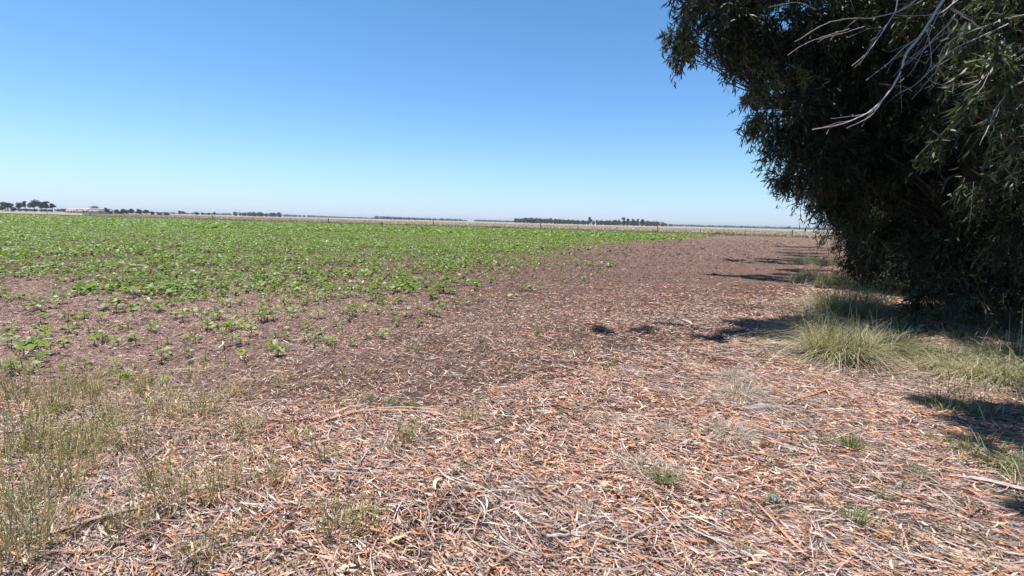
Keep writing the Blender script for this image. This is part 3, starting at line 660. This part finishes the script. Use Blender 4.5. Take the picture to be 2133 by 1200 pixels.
def euc(base, H, lean, lobes, label, r0=.22, dens=1.0, parts=None, fork=True, group='eucalyptus trees of the windbreak', **kw):
    base = np.array([base[0], base[1], float(zg(base[0], base[1]))])
    root = empty('eucalyptus_tree', base, label, 'tree', group)
    tm = MB(); top = np.array([lean[0], lean[1], H * .8])
    tp = smoothpath([(0, 0, -.1), (lean[0] * .1 + RNG.normal(0, .06), lean[1] * .1, H * .25), (lean[0] * .45, lean[1] * .45 + RNG.normal(0, .1), H * .5), top], 20)
    rr = np.interp(np.linspace(0, 1, len(tp)), [0, .05, .15, 1], [r0 * 1.5, r0 * 1.1, r0, r0 * .25]); tm.tube(tp, rr, BK, 12, wob=.05)
    cm = MB()
    for L in lobes:
        c, r = np.array(L[0]) - base, L[1]; opt = dict(kw); 
        if len(L) > 2: opt.update(L[2])
        d = opt.pop('d', 1.0)
        k = int(np.clip(RNG.integers(-3, 3) + np.argmin(np.linalg.norm(tp - (c - [0, 0, 1.2 + np.linalg.norm(c[:2]) * .25]), axis=1)), 3, len(tp) - 2))
        q = limb(tm, tp[k], c, min(rr[k] * .35, .012 + r * .014) if np.isscalar(r) else .035, .006, BK, RNG.uniform(.0, .12))
        for _ in range(5):
            e = c + unit(RNG.normal(0, 1, 3)) * r * .9; limb(tm, q[-3], e, .012, .004, BK, .03, 6)
        ll = opt.get('ll', .13); rm = np.mean(np.asarray(r) * np.ones(3))
        ntw = int(300 * rm * rm * d * dens * (.13 * .021) / (ll * opt.get('lw', .021)) * 1.0) + 4
        lobe_leaves(cm, c, r, ntw, **opt)
    tm.build('trunk', M_BARK, root, smooth=True); cm.build('crown', [M_LEAF, M_TWIG], root)
    return root, tp
NEAR = dict(ll=.15, lw=.024, S=5)
MIDL = dict(ll=.12, lw=.022, S=3)
FARL = dict(ll=.24, lw=.05, S=3, twl=.8)
TOPL = dict(ll=.26, lw=.055, S=3, twl=.9)
def pl(px, py, dep, rpx, o=None): return (P(px, py, dep), rpx / F_PX * dep) + ((o,) if o else ())
tB = G(1998, 672)
euc(tB, 13, (-1.5, .5), [
    pl(1405, 85, 8.2, 40, dict(pals=PAL_LIT_TIP, wts=[1, 1, .8, .6], d=.8, twl=.3)), pl(1470, 45, 8.3, 45, dict(pals=PAL_LIT_TIP, wts=[1, 1, .8, .6], d=1.0, twl=.4)), pl(1440, 100, 8.2, 30, dict(pals=PAL_LIT_TIP, wts=[1, 1, .8, .6], d=.7, twl=.3)), pl(1515, 55, 8.3, 50, dict(d=.7)), pl(1560, 20, 8.4, 75), pl(1480, -40, 8.4, 60), pl(1610, 80, 8.4, 55, dict(d=.6)), pl(1640, 20, 8.5, 100),
    pl(1535, 115, 8.2, 24, dict(pals=PAL_LIT_TIP, wts=[1, 1, .8, .6], d=1.3, twl=.35)), pl(1700, 110, 8.5, 75), pl(1760, 60, 8.6, 110), pl(1740, 170, 8.6, 80), pl(1570, 165, 8.1, 26, dict(pals=PAL_LIT_TIP, wts=[1, 1, .8, .6], d=.8, twl=.3)), pl(1615, 195, 8.2, 45, dict(pals=PAL_LIT_TIP, wts=[1, 1, .8, .6], d=1.0)), pl(1660, 230, 8.4, 60), pl(1585, 240, 8.0, 28, dict(pals=PAL_LIT_TIP, wts=[1, 1, .8, .6], d=.9, twl=.35)),
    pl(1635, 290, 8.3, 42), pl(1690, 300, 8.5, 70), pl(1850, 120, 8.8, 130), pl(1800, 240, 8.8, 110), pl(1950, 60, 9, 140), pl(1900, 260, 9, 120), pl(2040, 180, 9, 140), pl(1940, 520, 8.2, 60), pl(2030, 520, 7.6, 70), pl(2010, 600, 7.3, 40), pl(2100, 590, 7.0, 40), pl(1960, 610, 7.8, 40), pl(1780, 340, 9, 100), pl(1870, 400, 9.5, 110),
    pl(1660, 345, 8.4, 34, dict(pals=PAL_LIT_TIP, wts=[1, 1, .8, .6], d=.9, twl=.4)), pl(1628, 368, 8.3, 16, dict(twl=.25)), pl(1735, 385, 9, 50, dict(twl=.4)), pl(1960, 400, 9.5, 120), pl(2060, 330, 9.5, 130)],
    'large eucalyptus overhanging the field, its leafy bough reaching farthest into the sky', .17, 1.9, **MIDL)
tA = G(2112, 690)
def top_lobe(gx_, gy_, h, r, o=None): 
    q = np.array([gx_, gy_, 0.]) + SUND * (h / SUND[2]); return (q, r, o or {})
rootA, tpA = euc(tA, 12, (-.6, -1.5), [
    pl(2110, 40, 4.6, 75, dict(ll=.13, lw=.022, S=5, pals=PAL_LIT_YOUNG, wts=[1, 1, .6, .2], d=.5)), pl(2120, 160, 4.6, 60, dict(ll=.13, lw=.022, S=5, pals=PAL_LIT_YOUNG, wts=[1, 1, .6, .2], d=.5)), pl(2040, 110, 4.8, 34, dict(ll=.13, lw=.022, S=5, pals=PAL_LIT_YOUNG, wts=[1, 1, .6, .2], d=.4, twl=.35)), pl(2150, 290, 4.8, 45, dict(ll=.13, lw=.022, S=5, pals=PAL_LIT_YOUNG, wts=[1, 1, .6, .2], d=.4)),
    pl(2080, 200, 6.5, 90), pl(2100, 420, 7, 90, dict(d=.8)), pl(2120, 520, 7.2, 60, dict(d=.6)), pl(2000, 30, 6.5, 90), pl(2200, 200, 5.5, 180), pl(2230, 450, 6, 120)],
    'nearest eucalyptus at the right edge with dead grey branches hanging out front', .15, 1.5, **MIDL)
# dead branches of the nearest tree: bare grey twigs in front of the dark crown
DB = [([(2000, -60), (1965, 0), (1940, 40), (1915, 78), (1888, 112), (1876, 150), (1852, 192), (1820, 226), (1795, 241), (1755, 258), (1692, 270)], .013),
      ([(1838, 210), (1815, 232), (1790, 240), (1730, 247)], .004), ([(1840, 207), (1812, 243), (1763, 267)], .004),
      ([(1917, 76), (1882, 100), (1850, 132), (1803, 168)], .006), ([(1916, 78), (1890, 92), (1853, 109)], .003),
      ([(2020, -20), (1985, 8), (1955, 28), (1900, 33), (1860, 30)], .006), ([(1920, -10), (1880, 20), (1816, 37), (1775, 38), (1730, 46), (1700, 60), (1655, 88)], .006),
      ([(1872, -30), (1866, 20), (1850, 48), (1832, 76), (1806, 110), (1774, 138)], .007), ([(1852, 46), (1840, 60), (1828, 72), (1790, 136)], .003),
      ([(1985, 20), (2005, 32), (2048, 62)], .011), ([(1990, 30), (1975, 52), (1955, 70), (1920, 108), (1882, 138)], .006), ([(1983, 36), (1994, 46), (1985, 62), (1958, 76), (1900, 118), (1860, 160)], .004),
      ([(2080, 45), (2020, 66), (1985, 82), (1960, 108), (1956, 138), (1930, 172), (1899, 207)], .005), ([(2100, 50), (2040, 78), (1985, 104), (1945, 140), (1905, 178), (1873, 192)], .006),
      ([(2085, 120), (2050, 160), (2000, 178), (1950, 174), (1927, 158)], .004), ([(2060, 150), (2030, 180), (1984, 200)], .003), ([(2065, 140), (2040, 190), (1992, 210)], .003),
      ([(1770, 60), (1730, 72), (1680, 90), (1640, 115)], .003), ([(1800, 55), (1760, 68), (1705, 82)], .003), ([(1930, 60), (1935, 80), (1940, 130), (1925, 160)], .003),
      ([(2110, 180), (2075, 225), (2060, 262), (2040, 302)], .007), ([(2133, 100), (2080, 135), (2055, 128)], .004), ([(1900, 190), (1880, 180), (1830, 175)], .002), ([(2120, 380), (2080, 340), (2050, 350)], .003),
      ([(1960, 20), (1940, 60), (1925, 100), (1905, 140), (1890, 160)], .003), ([(1990, 60), (1950, 100), (1930, 130), (1924, 132)], .003), ([(1700, 20), (1660, 5), (1600, 15)], .002)]
db = MB(); bA = np.array(rootA.location)
for pts, r in DB:
    dep = 4.3 + RNG.uniform(-.15, .25); q = smoothpath([P(x, y, dep + .002 * (x - 1900)) for x, y in pts], 5 * len(pts)) - bA
    q += RNG.normal(0, .0012, q.shape)
    db.tube(q, np.linspace(r, max(r * .3, .0015), len(q)), (.50, .45, .43), 5, wob=.1)
    for _ in range(int(r * 350)):                 # side twigs
        k = RNG.integers(2, len(q) - 2); t_ = unit(q[k + 1] - q[k]); d_ = unit(t_ + RNG.normal(0, .45, 3)); l_ = RNG.uniform(.08, .35)
        e = smoothpath([q[k], q[k] + d_ * l_ * .5 + RNG.normal(0, .01, 3), q[k] + d_ * l_ + np.array([0, 0, -.03])], 6)
        db.tube(e, np.linspace(.0022, .0011, len(e)), (.36, .31, .29), 4)
# the bough that carries them back to the trunk
att = P(1987, -60, 4.4) - bA; limb(db, tpA[9], att + [0.1, 0, .1], .05, .014, (.33, .28, .26), .1)
att2 = P(2090, 40, 4.7) - bA; limb(db, tpA[8], att2, .035, .01, (.33, .28, .26), .05)
db.build('dead_branch', M_TWIG, rootA)

# trees farther along the row, then the ones behind them
def row_pt(y, off=0): return np.array([7 + (y - 7.5) * ROWK + off * .85, y - off * .53])
def lump_lobes(b, n, R, z0, z1, lr, overhang, opt):
    out = []
    for _ in range(n):
        a = RNG.uniform(0, 2 * PI); h = RNG.uniform(z0, z1); f = .12 + .88 * min(1, max(0, h - 1.5) / 5.5)
        out.append((np.array([b[0] + math.cos(a) * R * f - overhang * .85 * f, b[1] + math.sin(a) * R * f, h]), lr * RNG.uniform(.7, 1.2), opt))
    return out
ROWT = [(12.5, 12, .4, 'second eucalyptus of the row, its low sprays edging the bare soil'), (17.5, 11.5, .3, 'third eucalyptus of the row, seen behind the hanging boughs'), (24, 11, .2, 'fourth eucalyptus of the row, mostly hidden'),
        (31, 10.5, .2, 'fifth eucalyptus of the row, mostly hidden'), (39, 10, .2, 'farthest eucalyptus of the row, its lower crown touching the horizon')]
for y, H, ov, lab in ROWT:
    b = row_pt(y, 1.0); o = MIDL if y < 14 else FARL
    L = lump_lobes(b, 16 if y < 20 else 12, 1.9, 1.4, H, 1.1, ov + .5, o)
    L += [(np.array([b[0] + .6, b[1], z_]), 1.0, FARL) for z_ in (1.6, 3.2, 5)]
    euc(b, H, (0, 0), L, lab, .2, .8 if y > 20 else .9, **FARL)
# low hanging sprays that make the crown's lower left outline
bL = row_pt(15, 1.6)
euc(bL, 7, (-1.2, 0), [pl(1755, 395, 13, 36), pl(1790, 440, 13, 42), pl(1685, 428, 12.5, 11, dict(twl=.25)), pl(1822, 490, 13, 42), pl(1795, 522, 13, 22), pl(1800, 440, 13, 75), pl(1820, 530, 12.5, 50), pl(1870, 560, 12, 42), pl(1900, 500, 12, 75),
    pl(1850, 350, 13, 90), pl(1960, 480, 12, 90), pl(1780, 545, 13, 22), pl(2010, 560, 11, 45), pl(2040, 470, 11, 90), pl(1940, 580, 11, 35)],
    'young eucalyptus with low hanging boughs forming the ragged lower left outline', .12, 1.8, **MIDL)
# second row: keeps the interior dark
for y, off, lab in [(8.5, 4.6, 'eucalyptus of the back row, nearest the right edge'), (13, 4.2, 'eucalyptus of the back row, seen between the two near trunks'), (18, 4.6, 'eucalyptus of the back row, third from the right edge'), (25, 4.5, 'eucalyptus of the back row, far end'), (4.5, 5.5, 'eucalyptus of the back row, beyond the right edge of the nearest tree')]:
    b = row_pt(y, off); L = lump_lobes(b, 20, 2.2, .7, 10, 1.35, .3, FARL)
    euc(b, 11, (0, 0), L, lab, .2, .8, **FARL)
# high canopy above the frame that throws the shadows on the ground
bU = row_pt(5.2, 1.6); 
def sh(px, py, h, r, o=None): q = G(px, py); return top_lobe(q[0], q[1], h, r, o or dict(d=.55, **TOPL))
def shd(px, py, rx, ry, h, d=1.3):          # an airy branch end high up, over the patch of ground it shades
    q = G(px, py); Zd = q[1]; return top_lobe(q[0], q[1], h, np.array([rx * Zd / F_PX, max(.2, ry * Zd * Zd / 1600), .5]), dict(TOPL, d=d, twl=.45))
NB = [(np.array([6.9, 8.5, 8.6]), 1.3, TOPL), (np.array([6.4, 10., 9.5]), 1.3, TOPL), (np.array([7.5, 9.5, 10.]), 1.8, TOPL), (np.array([7.0, 7.0, 7.8]), 1.2, TOPL), (np.array([8.0, 7.5, 9.]), 1.8, TOPL)]
def roof(y0, y1, off0, off1, h, n, r=1.6):   # closed upper canopy of the row, unseen, added to darken the grove
    return [((lambda p: np.array([p[0], p[1], h + RNG.uniform(-1, 1)]))(row_pt(RNG.uniform(y0, y1), RNG.uniform(off0, off1))), r * RNG.uniform(.8, 1.2), dict(TOPL, d=1.3)) for _ in range(n)]
euc(row_pt(9.8, .8), 12.5, (-.8, 0), [shd(1310, 688, 50, 8, 8.2, 1.0), shd(1400, 680, 22, 4, 8.2, 1.2), shd(1505, 704, 35, 9, 8, 1.4), shd(1570, 692, 60, 14, 7.8, 3), shd(1640, 692, 60, 16, 7.6, 3)] + NB + roof(6, 12, 1.0, 5, 9.5, 16),
    'tall eucalyptus whose high canopy spreads over the near shadow', .2, 1.0, **TOPL)
euc(row_pt(15.2, .6), 15, (-.8, 0), [shd(1560, 545, 60, 4, 14, 3.5), shd(1640, 546, 70, 7, 13.5, 4), shd(1700, 546, 50, 8, 13, 4), shd(1560, 577, 70, 4, 12, 5), shd(1650, 586, 50, 7, 11, 5), shd(1690, 592, 40, 9, 10, 4), shd(1660, 574, 50, 2.5, 12, 6), shd(1690, 566, 50, 2.5, 12, 6), shd(1715, 590, 40, 10, 9, 2)] + roof(12, 20, -.2, 6, 10.5, 22, 1.8),
    'tall eucalyptus whose high branches cast the finger shaped shadows', .2, 1.0, **TOPL)
euc(row_pt(28, .6), 15, (-.8, 0), [shd(1680, 516, 60, 1.5, 13, 6), shd(1690, 522, 60, 1.2, 13, 6), shd(1670, 528, 50, 2, 13, 6), shd(1680, 534, 50, 1.2, 13, 6), shd(1640, 531, 30, 1, 13, 1.5)] + roof(20, 36, -.2, 5, 11, 26, 2.2), 'tall far eucalyptus casting the thin distant shadows', .2, 1.0, **TOPL)
euc((7.6, 3.6), 11, (-1.2, .3), [shd(1975, 850, 40, 10, 6.2, 1.2), shd(2030, 865, 70, 22, 6.2, 2), shd(2080, 900, 60, 22, 6.2, 1.6), shd(2140, 890, 60, 50, 6, 2), shd(2115, 945, 45, 12, 6, 1.2), shd(2170, 1060, 40, 36, 6, 1.3), shd(2100, 700, 80, 30, 7, 1.8), shd(1960, 690, 90, 25, 7.5, 1.8), shd(1870, 665, 60, 22, 7.8, 3), shd(1850, 705, 40, 25, 7.8, 3)] + roof(3.5, 7.5, 1.5, 6, 8.5, 14, 1.5),
    'eucalyptus beyond the right edge whose canopy shades the near grass', .2, 1.0, **TOPL)

# ------------------------------------------------------------------ fence
root = empty('wire_fence', (0, float(fy(0)), 0), 'long thin wire fence with wooden posts between the crop and the dry field', 'fence')
o0 = np.array([0, float(fy(0)), 0.])
xs = [-190, -168, -146, -128, -110, -96, -83, -70, -58, -47, -37, -28, -19, -10, -2, 6, 14, 22, 30, 38, 46, 54, 62, 70, 78]
wire = MB()
for k, x in enumerate(xs):
    b = np.array([x, float(fy(x)), 0.]) - o0; big = k % 3 == 0; pb = MB(); h = 1.45 if big else 1.15; r = .09 if big else .05
    pb.tube([b + [0, 0, -.05], b + [RNG.normal(0, .03), 0, h * .5], b + [RNG.normal(0, .05), 0, h]], r, (.16, .13, .11), 6); pb.build('post', M_BARK, root)
for z in (.35, .65, .95, 1.1): wire.tube([np.array([x, float(fy(x)), z]) - o0 for x in xs], .006, (.3, .3, .3), 4)
wire.build('wire', M_ROOF, root)
# rough grass verge along the fence, and tufts in the dry field
mb = MB(); n = 26000
x = RNG.uniform(-230, 110, n); y = fy(x) + RNG.normal(0, 1.6, n)
def tufts(mb, x, y, h, w, pals, wts):
    n = len(x); th = RNG.uniform(0, PI, n); l = RNG.normal(0, .25, (n, 2)); hh = h * RNG.uniform(.4, 1.3, n)
    s = np.array([0, .6, 1.])[None]
    cen = np.stack([x[:, None] + l[:, :1] * s * hh[:, None], y[:, None] + l[:, 1:] * s * hh[:, None], .02 + s * hh[:, None]], -1)
    ww = w * np.array([.7, 1, .15])[None] * RNG.uniform(.6, 1.3, (n, 1))
    side = np.stack([np.cos(th)[:, None] * ww, np.sin(th)[:, None] * ww, np.zeros_like(ww)], -1)
    mb.strips(cen, side, pal(n, pals, wts))
tufts(mb, x, y, .38, .10, [(.44, .37, .24), (.34, .30, .18), (.22, .22, .11), (.5, .42, .3)], [.4, .3, .15, .15])
n = 52000; d = RNG.uniform(0, 1, n) ** 1.6 * 330 + 3; x = RNG.uniform(-1.2, 1.0, n) * (fy(0) + d); y = fy(x) + d
tufts(mb, x, y, .28, .16, [(.44, .36, .28), (.37, .30, .23), (.26, .21, .155), (.52, .44, .35)], [.4, .3, .15, .15])
tag(mb.build('dry_grass', M_GRASS), 'pale dry grass along the fence and over the field beyond it', 'dry grass', kind='stuff')
for kb, (px, lab) in enumerate([(795, 'dark'), (848, 'dark'), (1110 - 75, 'dark'), (1028, 'pair'), (1356, 'low'), (1485, 'dark'), (1502, 'dark'), (1516, 'dark')]):
    d_ = _F + CR * ((px - 1066.5) / F_PX); s_ = 60.
    k = d_[0] / d_[1]; yy = 100.
    for _ in range(20): yy = float(fy(k * yy)) - .8
    pos = (k * yy, yy, 0.); mb = MB(); blades(mb, pos, 90, .5, .8, .4, .09, 3, [(.10, .12, .05), (.16, .16, .07)], [1, 1])
    tag(mb.build('fence_bush', M_GRASS, origin=pos), 'dark weed bush against the far fence, %s from the left' % ORD[kb], 'bush', 'weed bushes along the fence')

# ------------------------------------------------------------------ far trees and buildings
def ground_at(px, dist): 
    d = _F + CR * ((px - 1066.5) / F_PX) + CU * ((600 - (436 + .025 * px)) / F_PX); return np.array([d[0] / d[1] * dist, dist, .1])
def foliage_cloud(mb, c, r, n, size, cols):
    u = unit(RNG.normal(0, 1, (n, 3))); rad = RNG.uniform(.35, 1.05, n)[:, None] ** .7
    q = c + u * np.asarray(r) * rad; d = unit(RNG.normal(0, 1, (n, 3))); e = unit(np.cross(d, RNG.normal(0, 1, (n, 3))))
    s = size * RNG.uniform(.5, 1.3, (n, 1, 1)); cen = q[:, None] + d[:, None] * np.array([-.5, 0, .5])[None, :, None] * s
    mb.strips(cen, e[:, None] * np.array([.15, .5, .12])[None, :, None] * s, cols(n))
FCOL = lambda n: pal(n, [(.035, .05, .026), (.05, .068, .034), (.07, .085, .045)], [1, 1, 1])
def far_tree(px, dist, h, wd, label, kind='round', group='trees by the farm buildings', cat='tree', name=None):
    b = ground_at(px, dist); root = empty(name or ('pine_tree' if kind == 'pine' else 'tree'), b, label, cat, group)
    t = MB(); c = MB(); size = max(.5, h * .075)
    ln = RNG.normal(0, .05) * h
    z0 = {'pine': .42, 'round': .2, 'tall': .22, 'bush': .02}[kind] * h
    t.tube(smoothpath([(0, 0, -.1), (ln * .4, 0, h * .4), (ln, 0, h * .8)], 8), np.linspace(.035, .012, 8) * h, (.12, .09, .07), 6)
    nb = {'pine': 9, 'round': 7, 'tall': 8, 'bush': 5}[kind]
    for _ in range(nb):
        if kind == 'pine': f = RNG.uniform(.45, .93); rr = wd * .5 * (1.05 - abs(f - .68) * 1.8) * RNG.uniform(.05, .7)
        else: f = RNG.uniform(z0 / h + .12, .86); rr = wd * .5 * RNG.uniform(.1, .65) * (1.2 - f * .7)
        a = RNG.uniform(0, 6.28); q = np.array([ln + math.cos(a) * rr, math.sin(a) * rr, f * h]); lr = wd * RNG.uniform(.16, .27)
        foliage_cloud(c, q, (lr, lr, lr * (.55 if kind == 'pine' else .85)), 130, size, FCOL)
        if kind != 'bush': t.tube([(ln * .5, 0, h * .4), q * [.6, .6, .85], q], [.014 * h, .009 * h, .004 * h], (.12, .09, .07), 4)
    t.build('trunk', M_BARK, root); c.build('crown', M_FAR, root); return root
PX = lambda px, dist: px / F_PX * dist
D = 400
for px, hp, wp, kind, lab in [(4, 11, 22, 'round', 'low dark tree at the far left edge of the horizon'), (17, 21, 27, 'pine', 'dark flat topped pine, leftmost of the tall group'), (41, 20, 20, 'pine', 'thin see through pine right of the leftmost one'),
    (54, 24, 11, 'pine', 'narrow leaning pine with a spindly top'), (72, 24, 30, 'pine', 'broadest flat topped pine in the middle of the group'), (86, 20, 14, 'pine', 'small pine tucked against the broadest one'), (97, 23, 18, 'pine', 'tall pine second from the right of the group'),
    (109, 18, 14, 'pine', 'rightmost pine of the tall group, leaning right'), (28, 8, 16, 'bush', 'low bush under the leftmost pines')]:
    far_tree(px, D, PX(hp, D), PX(wp, D), lab, kind, 'tall trees at the far left')
for px, hp, wp, kind, dist, lab in [(197, 13, 28, 'round', 440, 'dark round tree rising behind the roofs'), (220, 15, 12, 'round', 400, 'upright tree at the right end of the farm buildings'), (229, 8, 14, 'bush', 400, 'low bush right of the farm buildings'),
    (243, 8, 14, 'bush', 420, 'rounded bush at the start of the farm hedge'), (258, 10, 18, 'round', 420, 'dense rounded tree in the farm hedge, left part'), (274, 11, 18, 'round', 420, 'tallest rounded tree of the farm hedge'), (290, 10, 16, 'round', 420, 'grey green tree in the farm hedge, right part'),
    (305, 10, 16, 'round', 420, 'dark round tree near the end of the farm hedge'), (318, 7, 12, 'bush', 420, 'small bush next to last in the farm hedge'), (333, 5, 16, 'bush', 430, 'lowest bush ending the farm hedge'), (348, 4, 12, 'bush', 430, 'tiny outlying bush right of the farm hedge'),
    (374, 9, 7, 'round', 600, 'left tree of the close pair on the horizon'), (381, 9, 8, 'round', 600, 'right tree of the close pair on the horizon'), (409, 7, 11, 'round', 620, 'wide low tree right of the close pair'), (421, 6, 8, 'round', 620, 'small round tree second of the spaced trees'),
    (435, 6, 7, 'round', 620, 'small thin tree third of the spaced trees'), (447, 9, 8, 'round', 620, 'dark lollipop shaped tree ending the spaced trees'),
    (1230, 17, 12, 'tall', 800, 'tall isolated tree rising above the middle wood'), (1284, 15, 6, 'tall', 780, 'slim tree leftmost of the tall cluster right of the middle wood'), (1290, 14, 6, 'tall', 780, 'slim tree second in the tall cluster'),
    (1299, 18, 12, 'tall', 760, 'broad tall tree at the head of the cluster'), (1308, 17, 10, 'tall', 760, 'tall tree in the middle of the cluster'), (1318, 15, 10, 'tall', 760, 'slightly lower tree right of the cluster middle'), (1328, 16, 8, 'tall', 760, 'tall narrow tree near the cluster right end'), (1338, 16, 10, 'tall', 760, 'last tall tree closing the cluster on the right'),
    (1545, 5, 12, 'round', 1500, 'dark dome shaped tree on the right horizon'), (1571, 4, 7, 'round', 1500, 'small tree right of the dark dome on the horizon'), (1642, 7, 9, 'round', 1300, 'lone dark tree on the horizon nearest the windbreak'), (1511, 4, 30, 'bush', 1500, 'low wide thicket left of the dark dome on the horizon')]:
    far_tree(px, dist, PX(hp, dist), PX(wp, dist), lab, kind, 'scattered trees along the horizon')
def wood(px0, px1, dist, h0, h1, lab, rag=.25):
    mb = MB(); a = ground_at(px0, dist); b = ground_at(px1, dist); L = np.linalg.norm(b - a); hm = max(PX(h0, dist), PX(h1, dist)); n = int(L / (hm * .28)) + 2
    for k in range(n):
        f = (k + RNG.uniform(0, 1)) / n; h = PX(h0 + (h1 - h0) * f, dist) * RNG.uniform(1 - rag, 1 + rag * .5)
        c = a + (b - a) * f + np.array([0, RNG.uniform(0, h * 3), 0])
        foliage_cloud(mb, c + [0, 0, h * .52], (h * .42, h * .42, h * .5), 80, h * .22, FCOL)
    o = mb.build('tree_line', M_FAR, origin=a); return tag(o, lab, 'wood', kind='stuff')
wood(485, 583, 900, 8, 9, 'dark grey tree line left of centre on the horizon')
wood(588, 700, 2000, 5, 3.5, 'hazy blue tree line fading right from the dark one', .15); wood(700, 778, 2200, 3, 3, 'thin pale tree line before the long dark one', .3)
wood(778, 905, 1400, 6.5, 4.5, 'long dark straight tree line at the middle of the horizon', .1); wood(905, 972, 1700, 5, 4, 'thin ragged tree line of spaced tops', .5)
wood(988, 1072, 2000, 4, 3.5, 'pale low tree line left of the middle wood', .15); wood(1073, 1085, 900, 9, 9, 'short dark block of trees beside the gap', .1); wood(1089, 1165, 880, 11, 11, 'dense dark wood right of the gap', .1)
wood(1165, 1228, 880, 10, 9, 'lower greyish continuation of the dense wood', .2); wood(1236, 1290, 820, 9, 11, 'green wood between the isolated tree and the cluster', .2); wood(1290, 1340, 900, 10, 11, 'dark undergrowth filling the tall cluster', .2)
wood(1340, 1384, 950, 11, 10, 'rounded wood right of the tall cluster', .2); wood(1384, 1404, 1300, 6, 5, 'small hazy thicket at the right end of the woods', .3)
wood(1404, 1760, 2400, 4.5, 4.5, 'long blue hazy tree line along the right horizon', .25); wood(340, 480, 1800, 3.5, 4, 'faint blue tree line left of the dark grey one', .25); wood(228, 345, 1500, 3.5, 3.5, 'faint tree line behind the farm hedge', .2)
wood(112, 140, 700, 6, 6, 'grey hedge left of the white farmhouse', .1); wood(30, 100, 600, 5, 5, 'grey hedge behind the tall pines', .1)

def building(px0, px1, dist, hw, hr, depth, wall, roof, label, name, wins, cat='building'):
    a = ground_at(px0, dist); b = ground_at(px1, dist); L = b[0] - a[0]; root = empty(name, a, label, cat, 'farm buildings')
    m = MB(); m.box((0, 0, 0), (L, depth, hw), wall); m.build('wall', M_WALL, root)
    r = MB(); o = .35
    v = [(-o, -o, hw + .02), (L + o, -o, hw + .02), (L + o, depth + o, hw + .02), (-o, depth + o, hw + .02), (-o, depth / 2, hw + hr), (L + o, depth / 2, hw + hr)]
    r.add(v, [(0, 1, 5, 4), (3, 4, 5, 2), (0, 3, 2, 1)], roof); r.add([v[0], v[4], v[3], v[3]], [(0, 1, 2, 3)], wall); r.add([v[1], v[2], v[5], v[5]], [(0, 1, 2, 3)], wall)
    r.build('roof', M_ROOF, root)
    for nm, x, z0, wdt, hh in wins:
        q = MB(); q.box((x * L - wdt / 2, -.08, z0), (x * L + wdt / 2, -.01, z0 + hh), (.06, .06, .07) if nm != 'door' else (.22, .14, .1)); q.build(nm, M_ROOF, root)
    return root
building(137, 160, 395, 2.6, 1.0, 6, (.80, .74, .72), (.62, .42, .38), 'small white house with a low reddish roof, left end of the farm', 'house', [('window', .25, .9, .9, 1.1), ('window', .75, .9, .9, 1.1), ('door', .5, .05, .9, 2.0)])
building(160, 184, 402, 3.0, .9, 7, (.82, .78, .76), (.66, .5, .46), 'long white farmhouse with a row of dark windows', 'house', [('window', .12, .9, .9, 1.1), ('window', .36, .9, .9, 1.1), ('window', .86, .9, .9, 1.1), ('door', .6, .05, 1.0, 2.1)])
building(184, 217, 398, 3.0, 1.2, 9, (.50, .49, .46), (.36, .30, .28), 'grey metal barn with a brown ridge beside the white farmhouse', 'barn', [('door', .75, .05, 2.6, 2.6), ('window', .25, 1.4, .9, .8)])
building(769, 771.5, 1300, 4, 1, 5, (.8, .78, .74), (.6, .5, .46), 'tiny white building far off beside the long dark tree line', 'house', [('door', .5, .05, 1, 2.2)])

# ------------------------------------------------------------------ haze
hz = MB(); hz.box((-4900, -700, -1.2), (4900, 4900, 22), (1, 1, 1))
m = bpy.data.materials.new('haze'); m.use_nodes = True; N = m.node_tree.nodes; N.remove(N['Principled BSDF'])
pv = N.new('ShaderNodeVolumePrincipled'); pv.inputs['Density'].default_value = .00016; pv.inputs['Color'].default_value = (.80, .88, 1, 1); pv.inputs['Anisotropy'].default_value = .2
m.node_tree.links.new(pv.outputs[0], N['Material Output'].inputs['Volume'])
HAZE = True
if HAZE: tag(hz.build('haze', m), kind='stuff')
